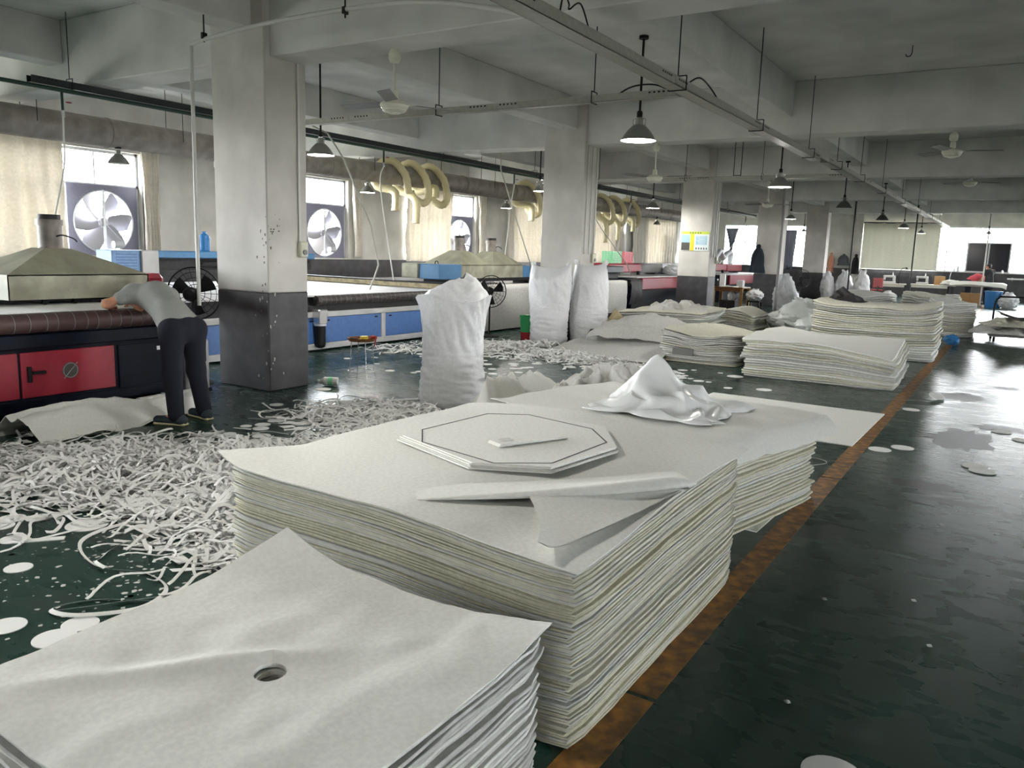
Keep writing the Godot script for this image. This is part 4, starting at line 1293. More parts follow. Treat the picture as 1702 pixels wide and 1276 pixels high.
func stack(label: String, at: Vector3, turn: float, w: float, d: float, h: float, n: int, mats: Array, sag: Callable, jit := 0.012, res := 9, seed0 := 1, bulge := 0.4, group := "stacks of felt sheets", hole := Vector3.ZERO, holes := 0) -> Node3D:
	# n sheets on one another; sag(u, v) is how far the top of the pile rises or sinks there
	var t := thing("sheet_stack", label, "sheet stack", at, turn, group)
	var r := RandomNumberGenerator.new()
	r.seed = seed0
	var pitch := h / n
	var nz := noise(seed0, 0.35, 2)
	for i in n:
		var fr := (i + 0.5) / n
		var ox0 := r.randf_range(-jit, jit) + 0.6 * jit * sin(i * 0.9 + seed0)
		var oz0 := r.randf_range(-jit, jit) + 0.6 * jit * sin(i * 0.6 + seed0 * 2.0)
		var ww := w + r.randf_range(-jit, jit)
		var dd := d + r.randf_range(-jit, jit)
		var th := pitch * (r.randf_range(0.72, 0.93) if bulge > 0.5 else r.randf_range(0.80, 0.985))
		var y := (i + 0.5) * pitch
		var f := func(u: float, v: float) -> Vector3:
			var ox := 0.0
			var oz := 0.0
			var s: float = sag.call(u, v)
			var wob := nz.get_noise_3d(u * 9.0, v * 9.0, i * 0.35) * pitch * 0.9 * fr
			var cu := maxf(absf(u - 0.5) * 2.0 - 0.86, 0.0) / 0.14
			var cv := maxf(absf(v - 0.5) * 2.0 - 0.86, 0.0) / 0.14
			ox = ox0 - signf(u - 0.5) * 0.018 * cu * cv
			oz = oz0 - signf(v - 0.5) * 0.018 * cu * cv
			return Vector3(ox + jit * 0.7 * nz.get_noise_3d(v * 14.0, i * 3.1, 3.0), y + s * fr + wob, oz + jit * 0.7 * nz.get_noise_3d(u * 14.0, i * 3.1, 9.0))
		var cut := i >= n - holes
		part(t, "sheet", slab(ww, dd, th, 25 if cut else res, 25 if cut else res, f, bulge, hole + Vector3(r.randf_range(-0.006, 0.006), r.randf_range(-0.006, 0.006), 0) if cut else Vector3.ZERO), mats[r.randi() % mats.size()])
	return t

func build_felt() -> void:
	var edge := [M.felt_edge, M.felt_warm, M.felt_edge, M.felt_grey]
	# big stack in the middle foreground
	var bsag := func(u: float, v: float) -> float:
		var c := clampf((u - 0.55) / 0.45, 0.0, 1.0) * clampf((v - 0.55) / 0.45, 0.0, 1.0)
		return -0.035 * c + 0.012 * sin(u * 5.0) * v + 0.02 * clampf((0.2 - u) / 0.2, 0.0, 1.0) * clampf((v - 0.7) / 0.3, 0.0, 1.0)
	var bs := stack("big stack of felt sheets in the foreground, octagon piece on top", Vector3(-1.93, 0, -3.05), 0.0, 1.7, 1.8, 0.685, 82, edge, bsag, 0.008, 17, 11, 0.35)
	var nz := noise(77, 1.0, 3)
	var ftop := func(u: float, v: float) -> Vector3:
		var x := (u - 0.5) * 1.74
		var z := (v - 0.5) * 1.86
		var s: float = bsag.call(u, v)
		var lift := 0.05 * pow(clampf((0.10 - u) / 0.10, 0.0, 1.0), 2.0) * clampf((v - 0.75) / 0.25, 0.0, 1.0)
		var back := 0.05 * pow(clampf((0.22 - v) / 0.22, 0.0, 1.0), 1.5) * sin(u * 4.2)
		return Vector3(0.008 * sin(v * 9.0), 0.698 + s + lift + maxf(back, -0.01) + 0.008 * nz.get_noise_2d(u * 2.2, v * 2.2), 0.01 * sin(u * 7.0))
	part(bs, "top_sheet", slab(1.74, 1.86, 0.006, 54, 54, ftop, 0.3), M.felt, "white top sheet with a pushed-up fold")
	# loose flap over the front corner, and the long soft fold behind it
	var RP := PackedVector3Array()
	var ra := Vector3(0.10, 0, 0.78)
	var rb := Vector3(0.90, 0, -0.06)
	var rd := (rb - ra).normalized()
	var rn := Vector3(-rd.z, 0, rd.x)
	var prof := [[-0.20, 0.0], [-0.13, 0.004], [-0.07, 0.014], [-0.02, 0.034], [0.02, 0.046], [0.05, 0.044], [0.07, 0.028], [0.068, 0.012], [0.05, 0.004], [0.02, 0.001]]
	for i in 40:
		var u := i / 39.0
		var k := (0.12 + 1.05 * pow(u, 0.8)) * pow(clampf((1.0 - u) / 0.12, 0.02, 1.0), 0.5)
		for q in prof:
			var off := -0.2 + (float(q[0]) + 0.2) * k if q[0] < -0.05 else float(q[0]) * k
			RP.append(ra + rd * (u * ra.distance_to(rb)) + rn * (off + 0.05 * sin(u * 3.2)) + Vector3(0, 0.7025 + float(q[1]) * k + 0.012 * sin(u * 2.0), 0))
	part(bs, "long_fold", mb().grid(RP, 40, prof.size()), M.felt, "long soft fold pushed up across the top sheet")
	var fm := mb()
	for side in 2:
		var FP := PackedVector3Array()
		for i in 26:
			var u := i / 25.0
			var b0 := ra + rd * (lerpf(0.36, 0.97, u) * ra.distance_to(rb)) + rn * 0.03
			var L := minf((0.868 - b0.x) / rn.x, (0.90 - b0.z) / rn.z)
			for j in 18:
				var v := j / 17.0
				var curl := pow(clampf((0.16 - u) / 0.16, 0.0, 1.0), 2.0) * v
				var q := b0 + rn * (L * v * (0.90 + 0.1 * u)) - rd * (0.10 * v * v * (1.0 - u))
				FP.append(q + Vector3(0, 0.7035 + 0.028 * curl + 0.020 * exp(-v * v * 14.0) * (1.0 - 0.5 * u) + 0.008 * sin(u * 5.0 + v * 3.0) * (1.0 - v) - 0.004 * v - 0.004 * side, 0))
		fm.grid(FP, 26, 18, side == 1)
	part(bs, "curled_flap", fm, M.felt, "loose flap lying over the front corner, left edge curled up")
	# octagonal pieces with a marker line
	var oc := thing("octagon_sheet", "octagonal white felt pieces with a black marker line on big stack", "felt sheet", Vector3(-1.98, 0.716, -3.26), 0.0)
	for k in 4:
		var pl := []
		for q in [[-0.49, 0.36], [-0.52, 0.12], [-0.47, -0.42], [-0.24, -0.52], [0.22, -0.5], [0.47, -0.12], [0.4, 0.4], [0.08, 0.56]]:
			pl.append([q[0] * (1.0 - 0.012 * k) + 0.01 * (k % 2), q[1] * (1.0 - 0.01 * k)])
		part(oc, "felt_layer", mb().prism(pl, Vector3(0, 0.0075 * k, 0), Vector3.RIGHT, Vector3.BACK, Vector3.UP, 0.0065), M.felt_grey if k == 1 else M.felt)
	var lp := [[-0.30, 0.40], [-0.46, 0.2], [-0.43, -0.34], [-0.24, -0.47], [0.2, -0.38], [0.39, -0.16], [0.37, 0.34], [0.17, 0.5]]
	for k in 8:
		var a := Vector3(lp[k][0], 0.0298, lp[k][1])
		var b := Vector3(lp[(k + 1) % 8][0], 0.0298, lp[(k + 1) % 8][1])
		part(oc, "marker_line", mb().box((a + b) * 0.5, Vector3(0.006, 0.0014, a.distance_to(b)), 0.0, Basis.looking_at(b - a)), M.ink)
	var ft := thing("folded_strip", "small folded felt strip lying in the middle of the octagon", "felt strip", Vector3(-1.9, 0.746, -3.2), -0.42)
	for k in 3:
		part(ft, "fold", mb().box(Vector3(0.006 * k, 0.004 + 0.006 * k, 0.01 * k), Vector3(0.1, 0.005, 0.4 - 0.02 * k), 0.001), M.felt)
	part(ft, "thread_tag", mb().box(Vector3(0.0, 0.021, 0.13), Vector3(0.05, 0.001, 0.06)), M.felt_grey)
	# stack at the camera's feet
	var fsag := func(u: float, v: float) -> float:
		return -0.02 * v - 0.012 * sin(u * PI)
	var fs := stack("nearest stack of white sheets with a round hole, at the bottom left", Vector3(-1.595, 0, -1.36), 0.0, 1.09, 1.10, 0.535, 46, [M.felt_grey, M.felt, M.felt_grey], fsag, 0.010, 13, 21, 0.35, "stacks of felt sheets", Vector3(0.03, 0.03, 0.041), 7)
	var hn := noise(31, 1.4, 3)
	var ff := func(u: float, v: float) -> Vector3:
		var x := (u - 0.5) * 1.11
		var z := (v - 0.5) * 1.13
		var cor := pow(clampf((0.30 - u) / 0.30, 0.0, 1.0), 1.6) * pow(clampf((0.42 - v) / 0.42, 0.0, 1.0), 1.2)
		var cor2 := pow(clampf((u - 0.72) / 0.28, 0.0, 1.0), 1.5) * pow(clampf((0.25 - v) / 0.25, 0.0, 1.0), 1.2)
		var dip := -0.018 * exp(-pow((u - 0.5) / 0.2, 2.0)) * clampf((0.25 - v) / 0.25, 0.0, 1.0)
		var dd := absf(x * 0.75 + z * 0.66 + 0.02)
		var wr := 0.017 * exp(-dd * dd / 0.0012) * exp(-pow((x + 0.16 - z * 0.2) / 0.3, 2.0))
		var s: float = fsag.call(u, v)
		return Vector3(cor * 0.015, 0.545 + s + 0.085 * cor + 0.022 * cor2 + dip + wr + 0.013 * hn.get_noise_2d(u * 1.8, v * 1.8), cor * 0.02)
	part(fs, "top_sheet", slab(1.11, 1.13, 0.006, 61, 61, ff, 0.3, Vector3(0.03, 0.03, 0.043)), M.felt, "smooth top sheet with a round hole and lifted corner")
	# stack behind the big one with a drooping top sheet
	var ssag := func(u: float, v: float) -> float:
		return 0.02 * sin(u * 4.0) - 0.02 * v
	var ss := stack("stack half hidden behind the big foreground stack", Vector3(-2.02, 0, -5.22), -0.22, 1.7, 1.35, 0.56, 34, edge, ssag, 0.02, 9, 33, 0.35)
	var st := func(u: float, v: float) -> Vector3:
		var dr := pow(clampf((u - 0.95) / 0.05, 0.0, 1.0), 1.3) * 0.10
		var dz := 0.0
		return Vector3(0.0, 0.585 - dr - dz + 0.03 * nz.get_noise_2d(u * 2.0, v * 2.0 + 9.0) + 0.02 * exp(-pow((v - 0.5 - 0.2 * u) / 0.05, 2.0)), 0.0)
	part(ss, "top_sheet", slab(1.92, 1.5, 0.006, 40, 34, st, 0.3), M.felt, "top sheet drooping over the edge")
	crumple("crumpled_sheet", "shiny crumpled plastic film peaked on the half hidden stack", Vector3(-1.95, 0.60, -5.15), 0.9, 0.75, 0.36, 55, M.film, 0.35)
	crumple("crumpled_sheet", "heap of crumpled white sheets behind the big stack", Vector3(-3.45, 0.0, -5.95), 1.75, 1.5, 0.62, 57, M.felt, 0.0)
	crumple("crumpled_sheet", "crumpled white sheet folded over the right of the heap", Vector3(-2.95, 0.42, -6.35), 0.85, 0.7, 0.28, 61, M.felt_grey, 0.0)
	# loose sheets on the floor
	one("floor_sheet", "corner of a white sheet sticking out from under a stack", "felt sheet", slab(0.62, 0.95, 0.006, 6, 6, func(_u: float, _v: float) -> Vector3: return Vector3(0, 0.004, 0)), M.felt, Vector3(-1.46, 0, -5.2), -0.03)
	var bd := thing("white_board_sheet", "flat white sheet with a round hole lying beside the yellow line", "felt sheet", Vector3(-2.03, 0, -8.45), -0.015)
	part(bd, "sheet", slab(1.92, 1.85, 0.012, 41, 41, func(_u: float, _v: float) -> Vector3: return Vector3(0, 0.008, 0), 0.3, Vector3(0.03, -0.08, 0.075)), M.felt)
	# middle stacks
	var wav := func(u: float, v: float) -> float:
		return 0.05 * sin(u * 5.0 + v * 2.0) - 0.03 * clampf((u - 0.8) / 0.2, 0.0, 1.0)
	var hump := func(u: float, v: float) -> float:
		return 0.07 * exp(-pow((u - 0.12) / 0.12, 2.0)) * (1.0 - v) - 0.14 * clampf((u - 0.55) / 0.45, 0.0, 1.0) * v - 0.02
	var soft := [M.felt, M.felt_grey, M.felt_warm]
	stack("wide low stack beside the yellow line, right end sagging", Vector3(-2.2, 0, -12.0), 0.03, 1.95, 1.7, 0.56, 17, soft, hump, 0.03, 11, 41, 0.55)
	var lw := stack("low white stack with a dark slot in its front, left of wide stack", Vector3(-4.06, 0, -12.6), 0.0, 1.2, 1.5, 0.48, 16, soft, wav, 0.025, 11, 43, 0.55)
	part(lw, "slot_shade_block", mb().box(Vector3(-0.22, 0.17, 0.775), Vector3(0.34, 0.11, 0.02), 0.004), M.mid_grey, "grey block painted as the shade in a rectangular slot")  # no recess is cut; the grey block paints in the shade of the slot
	var cup := func(u: float, v: float) -> float:
		return 0.10 * pow(absf(u - 0.5) * 2.0, 3.0) - 0.05 + 0.03 * sin(u * 3.0)
	stack("tall stack of sheets at the yellow line, edges turned up", Vector3(-2.05, 0, -15.75), 0.02, 1.95, 1.8, 0.90, 24, soft, cup, 0.025, 11, 47, 0.55)
	var slope := func(u: float, v: float) -> float:
		return 0.05 * sin(u * 2.5) + 0.03 * u
	var sd := stack("stack with folded cloth on top, behind the white sacks", Vector3(-6.05, 0, -15.9), 0.1, 1.75, 2.3, 0.50, 15, soft, slope, 0.04, 11, 53, 0.55)
	crumple("crumpled_sheet", "folded rumpled cloth on the stack before the red machine", Vector3(-5.85, 0.53, -15.7), 1.2, 1.4, 0.22, 63, M.felt_grey, 0.0)
	var bend := func(u: float, v: float) -> float:
		return 0.12 * sin(clampf((u - 0.3) / 0.7, 0.0, 1.0) * PI) - 0.03
	stack("low stack with bowed sheets left of the steel pole", Vector3(-5.5, 0, -18.3), 0.0, 1.35, 1.5, 0.42, 13, soft, bend, 0.03, 11, 57, 0.55)
	stack("small stack behind the tall one at the line", Vector3(-3.25, 0, -22.4), 0.0, 1.25, 1.3, 0.85, 16, soft, wav, 0.02, 7, 59, 0.55)
	stack("narrow stack right behind the tall stack", Vector3(-1.22, 0, -21.4), 0.05, 0.95, 1.4, 0.80, 18, soft, wav, 0.02, 7, 61, 0.55)
	stack("stack farther back with a pale sheet on it", Vector3(-1.9, 0, -24.2), 0.0, 1.3, 1.2, 0.82, 14, soft, wav, 0.02, 7, 67, 0.55)
	# slanted sheets left of the middle stacks
	var sl := thing("slanted_sheet", "large grey white sheet propped up slanting before the sacks", "felt sheet", Vector3(-5.55, 0, -12.0))
	part(sl, "lower_leaf", slab(2.0, 1.5, 0.008, 20, 20, func(u: float, v: float) -> Vector3: return Vector3(0, 0.02 + 0.32 * pow(1.0 - v, 1.5) * (0.35 + 0.65 * u) + 0.02 * nz.get_noise_2d(u * 3.0, v * 3.0), 0)), M.felt_grey)
	part(sl, "upper_leaf", slab(1.6, 1.0, 0.008, 20, 20, func(u: float, v: float) -> Vector3: return Vector3(0.15, 0.24 + 0.36 * sin(clampf(1.0 - v, 0.0, 1.0) * 1.5) * (0.5 + 0.5 * sin(u * 3.0)) + 0.05 * nz.get_noise_2d(u * 4.0, v * 4.0 + 5.0), -0.75)), M.felt_grey)
	part(sl, "support_pile", mb().span(Vector3(-0.8, 0, -1.3), Vector3(0.8, 0.2, -0.5), 0.05), M.felt_grey)
	var ct := thing("cardboard_flap", "beige cardboard triangle leaning on the slanted sheets", "cardboard", Vector3(-6.05, 0.25, -13.2), 0.4)
	part(ct, "board", mb().prism([[-0.3, 0.0], [0.35, 0.0], [-0.05, 0.42]], Vector3.ZERO, Vector3.RIGHT, Vector3.UP, Vector3.BACK, 0.008), M.beige)
	# cloth by the red machine
	var cr := func(u: float, v: float) -> Vector3:
		var a := u * PI
		return Vector3(0.0, 0.008 + 0.19 * pow(sin(clampf(v * 1.1, 0.0, 1.0) * PI), 0.8) * (0.85 + 0.25 * sin(u * 6.0)) + 0.06 * exp(-pow((v - 0.3 - 0.5 * u) / 0.06, 2.0)) * sin(v * PI) + 0.05 * nz.get_noise_2d(u * 3.0, v * 3.0 + 30.0), 0.12 * sin(u * 2.0))
	one("cloth_on_floor", "long crumpled white cloth lying before the red machine", "cloth", slab(1.75, 0.62, 0.007, 50, 34, cr), M.felt, Vector3(-6.83, 0, -4.0), PI / 2 + 0.22)
	var rl := thing("cloth_roll", "white cloth roll lying on the floor behind the worker's feet", "cloth roll", Vector3(-6.98, 0, -4.75), 0.05)
	part(rl, "roll", mb().tube([Vector3(0, 0.075, 0.35), Vector3(0, 0.075, 0.0), Vector3(0, 0.08, -0.35)], [0.07, 0.075, 0.072], 18), M.felt)
	part(rl, "loose_end", mb().box(Vector3(0.05, 0.012, 0), Vector3(0.12, 0.006, 0.66), 0.0, Basis(Vector3.BACK, 0.1)), M.felt)
	# sacks
	sack("tall bulging white sack standing left behind the big stack", Vector3(-4.98, 0, -6.75), 0.34, 0.33, 1.15, 71, true)
	sack("white woven sack standing left of a twin before second column", Vector3(-7.08, 0, -12.5), 0.36, 0.3, 1.36, 73, false)
	sack("white woven sack leaning against the second column's side", Vector3(-6.56, 0, -13.05), 0.33, 0.3, 1.42, 75, false)

func crumple(called: String, label: String, at: Vector3, w: float, d: float, h: float, sd: int, m: Material, peak: float) -> void:
	# a sheet thrown in a heap: sharp ridges out of folded noise, edges brought down
	var nz := noise(sd, 1.0, 1)
	var f := func(u: float, v: float) -> Vector3:
		var e := minf(minf(u, 1.0 - u), minf(v, 1.0 - v)) * 2.0
		var env := pow(clampf(e * 1.6, 0.0, 1.0), 0.6)
		var a := 1.0 - minf(1.0, pow(nz.get_noise_2d(u * 1.7 + 3.0, v * 1.7) * 2.0, 2.0))
		var b := 1.0 - minf(1.0, absf(nz.get_noise_2d(u * 2.6 + 13.0, v * 2.6 + 4.0)) * 1.6)
		var k := clampf(0.5 * a + 0.35 * b + 0.1, 0.05, 1.2)
		if peak > 0.0:
			var r := Vector2(u - peak, v - 0.4).length()
			k = lerpf(k * 0.35, 1.0, pow(clampf(1.0 - r * 2.2, 0.0, 1.0), 1.4)) 
		return Vector3(0.06 * nz.get_noise_2d(v * 4.0, u * 2.0 + 40.0), 0.006 + h * k * env, 0.06 * nz.get_noise_2d(u * 4.0 + 60.0, v * 2.0))
	one(called, label, "crumpled sheet", slab(w, d, 0.006, 46, 46, f, 0.3), m, at, 0.1 * (sd % 5), "crumpled sheets")

func sack(label: String, at: Vector3, rx: float, rz: float, h: float, sd: int, open: bool) -> void:
	var t := thing("sack", label, "sack", at, 0.3 * (sd % 4), "white sacks")
	var nz := noise(sd, 1.0, 2)
	var P := PackedVector3Array()
	var nu := 60
	var nv := 72
	for i in nu:
		var w := float(i) / (nu - 1)
		for j in nv + 1:
			var a := TAU * (j % nv) / nv
			var c := cos(a)
			var s := sin(a)
			var k := 1.0
			if w < 0.06:
				k = 0.9 + 0.1 * sqrt(w / 0.06)
			var bulg := 1.0 + 0.06 * sin(w * 5.0 + sd)
			# creases: mostly horizontal ripples low down, slanting ones high up
			var low := clampf((0.62 - w) / 0.2, 0.0, 1.0)
			var cre := 0.010 * low * (1.0 - absf(nz.get_noise_3d(c * 0.7, w * 19.0, s * 0.7)) * 3.0) + 0.014 * (1.0 - low) * (1.0 - absf(nz.get_noise_3d(c * 2.2 + w * 2.0, w * 2.2, s * 2.2 - w)) * 3.0) + 0.008 * nz.get_noise_3d(c * 2.0, w * 3.0 + 7.0, s * 2.0)
			var x := c * rx * k * bulg
			var z := s * rz * k * bulg
			var y := w * h
			if not open and w > 0.8:
				# sewn pillow top: flattens to a seam with two ears
				var q := (w - 0.8) / 0.2
				z *= 1.0 - 0.85 * q * q
				y += 0.07 * q * pow(absf(c), 3.0)
				x *= 1.0 - 0.06 * q
			if open and w > 0.84:
				var q := (w - 0.84) / 0.16
				x *= 1.0 + 0.12 * q
				y += 0.03 * sin(a * 3.0) * q
			P.append(Vector3(x, y, z) + Vector3(c, 0, s) * cre)
	var b := mb().grid(P, nu, nv + 1, true)
	part(t, "bag_body", b, M.sack)
	if open:
		# loose mouth of the sack folded over as a hood
		var Q := PackedVector3Array()
		for i in 24:
			var u := float(i) / 23.0
			for j in 36:
				var v := float(j) / 35.0
				var a := TAU * v
				var rr := 1.12 * (1.0 - 0.92 * u)
				var p := Vector3(cos(a) * rx * rr + 0.10 * u, h - 0.02 + 0.20 * sin(u * 1.5) + 0.03 * sin(a * 3.0) * (1.0 - u), sin(a) * rz * rr - 0.02 * u)
				p.y += 0.03 * nz.get_noise_3d(p.x * 8.0, p.y * 8.0, p.z * 8.0) + 0.08 * maxf(cos(a), 0.0) * u
				Q.append(p)
		part(t, "folded_mouth", mb().grid(Q, 24, 36, true), M.sack)
	else:
		for s in [-1.0, 1.0]:
			part(t, "corner_ear", mb().blob(Vector3(s * rx * 0.9, h + 0.05, 0), Vector3(0.05, 0.05, 0.02), nz, 0.2, 8, 10), M.sack)

# ---------------------------------------------------------------- people
func skin_over(m: MB, bones: Array, k: float, cell: float) -> MB:
	# bones: [a, b, ra, rb]; tapered capsules joined by a smooth minimum, meshed as surface nets
	var lo := Vector3.ONE * 1e9
	var hi := Vector3.ONE * -1e9
	for b in bones:
		var r := maxf(b[2], b[3]) + cell * 3.0
		lo = lo.min(Vector3(b[0]) - Vector3.ONE * r).min(Vector3(b[1]) - Vector3.ONE * r)
		hi = hi.max(Vector3(b[0]) + Vector3.ONE * r).max(Vector3(b[1]) + Vector3.ONE * r)
	var nx := int((hi.x - lo.x) / cell) + 2
	var ny := int((hi.y - lo.y) / cell) + 2
	var nz := int((hi.z - lo.z) / cell) + 2
	var D := PackedFloat32Array()
	D.resize(nx * ny * nz)
	D.fill(1.0)
	for b in bones:
		var a: Vector3 = b[0]
		var e: Vector3 = b[1]
		var ra: float = b[2]
		var rb: float = b[3]
		var ab := e - a
		var l2 := maxf(ab.length_squared(), 1e-9)
		var r := maxf(ra, rb) + cell * 2.5 + k
		var p0: Vector3 = (a.min(e) - Vector3.ONE * r - lo) / cell
		var p1: Vector3 = (a.max(e) + Vector3.ONE * r - lo) / cell
		for x in range(maxi(int(p0.x), 0), mini(int(p1.x) + 1, nx)):
			for y in range(maxi(int(p0.y), 0), mini(int(p1.y) + 1, ny)):
				for z in range(maxi(int(p0.z), 0), mini(int(p1.z) + 1, nz)):
					var p := lo + Vector3(x, y, z) * cell
					var t := clampf((p - a).dot(ab) / l2, 0.0, 1.0)
					var d := p.distance_to(a + ab * t) - lerpf(ra, rb, t)
					var i := (x * ny + y) * nz + z
					var o := D[i]
					var h := maxf(k - absf(o - d), 0.0) / k
					D[i] = minf(o, d) - h * h * k * 0.25
	var at := {}
	var base := m.v.size()
	var sx := ny * nz
	for x in nx - 1:
		for y in ny - 1:
			for z in nz - 1:
				var i := (x * ny + y) * nz + z
				var c := [D[i], D[i + 1], D[i + nz], D[i + nz + 1], D[i + sx], D[i + sx + 1], D[i + sx + nz], D[i + sx + nz + 1]]
				var neg := 0
				for q in c:
					if q < 0.0:
						neg += 1
				if neg == 0 or neg == 8:
					continue
				var sum := Vector3.ZERO
				var cnt := 0
				for pr in [[0, 1], [2, 3], [4, 5], [6, 7], [0, 2], [1, 3], [4, 6], [5, 7], [0, 4], [1, 5], [2, 6], [3, 7]]:
					var u: float = c[pr[0]]
					var w: float = c[pr[1]]
					if (u < 0.0) != (w < 0.0):
						var t := u / (u - w)
						var pa := Vector3(pr[0] >> 2, (pr[0] >> 1) & 1, pr[0] & 1)
						var pb := Vector3(pr[1] >> 2, (pr[1] >> 1) & 1, pr[1] & 1)
						sum += pa.lerp(pb, t)
						cnt += 1
				at[i] = m.v.size()
				m.v.append(lo + (Vector3(x, y, z) + sum / cnt) * cell)
				m.n.append(Vector3(c[4] + c[5] + c[6] + c[7] - c[0] - c[1] - c[2] - c[3], c[2] + c[3] + c[6] + c[7] - c[0] - c[1] - c[4] - c[5], c[1] + c[3] + c[5] + c[7] - c[0] - c[2] - c[4] - c[6]).normalized())
	for i in at:
		var x: int = i / sx
		var y: int = (i / nz) % ny
		var z: int = i % nz
		if x == 0 or y == 0 or z == 0:
			continue
		var inside := D[i] < 0.0
		for e in [[sx, nz, 1], [nz, 1, sx], [1, sx, nz]]:
			if (D[i + e[0]] < 0.0) == inside:
				continue
			var q := [i, i - e[1], i - e[1] - e[2], i - e[2]]
			if not (at.has(q[1]) and at.has(q[2]) and at.has(q[3])):
				continue
			var v0: int = at[q[0]]
			var v1: int = at[q[1]]
			var v2: int = at[q[2]]
			var v3: int = at[q[3]]
			if inside:
				m.ix.append_array([v0, v2, v1, v0, v3, v2])
			else:
				m.ix.append_array([v0, v1, v2, v0, v2, v3])
	return m

func hand_bones(wrist: Vector3, dir: Vector3, palm: Vector3, side: float) -> Array:
	# palm slab of four metacarpals, five curled fingers; palm = direction the palm faces
	var f := dir.normalized()
	var dn := (palm - f * palm.dot(f)).normalized()
	var r := f.cross(dn) * side
	var out := []
	var lens := [0.072, 0.08, 0.074, 0.058]
	for k in 4:
		var o := wrist + r * (0.028 - 0.019 * k)
		var kn := o + f * 0.085 + r * (0.004 - 0.003 * k)
		out.append([wrist + r * (0.018 - 0.012 * k), kn, 0.014, 0.010])
		var p1: Vector3 = kn + (f * 0.85 + dn * 0.35).normalized() * lens[k] * 0.5
		var p2: Vector3 = p1 + (f * 0.45 + dn * 0.8).normalized() * lens[k] * 0.3
		var p3: Vector3 = p2 + (f * 0.1 + dn * 0.9).normalized() * lens[k] * 0.25
		out += [[kn, p1, 0.0095, 0.0088], [p1, p2, 0.0088, 0.008], [p2, p3, 0.008, 0.007]]
	var t0 := wrist + r * 0.03 + f * 0.02
	var t1 := t0 + (r * 0.7 + f * 0.7).normalized() * 0.045
	var t2 := t1 + (r * 0.3 + f * 0.9 + dn * 0.3).normalized() * 0.03
	out += [[wrist + f * 0.01, t1, 0.014, 0.011], [t1, t2, 0.01, 0.008]]
	return out

func head_bones(c: Vector3, up: Vector3, fw: Vector3) -> Array:
	# skull, jaw, nose, brow, lips and ears around the head's middle
	var s := fw.cross(up).normalized()
	var out := [[c + up * 0.03 - fw * 0.02, c + up * 0.03 + fw * 0.03, 0.088, 0.08], [c - up * 0.02, c - up * 0.075 + fw * 0.055, 0.07, 0.036], [c + up * 0.012 + fw * 0.095, c - up * 0.022 + fw * 0.115, 0.009, 0.014]]
	out += [[c + up * 0.02 + fw * 0.09 + s * 0.03, c + up * 0.02 + fw * 0.09 - s * 0.03, 0.016, 0.016], [c - up * 0.056 + fw * 0.09 + s * 0.018, c - up * 0.056 + fw * 0.09 - s * 0.018, 0.009, 0.009]]
	for q in [-1.0, 1.0]:
		out.append([c + s * q * 0.083 + up * 0.015, c + s * q * 0.085 - up * 0.018, 0.014, 0.010])
	return out

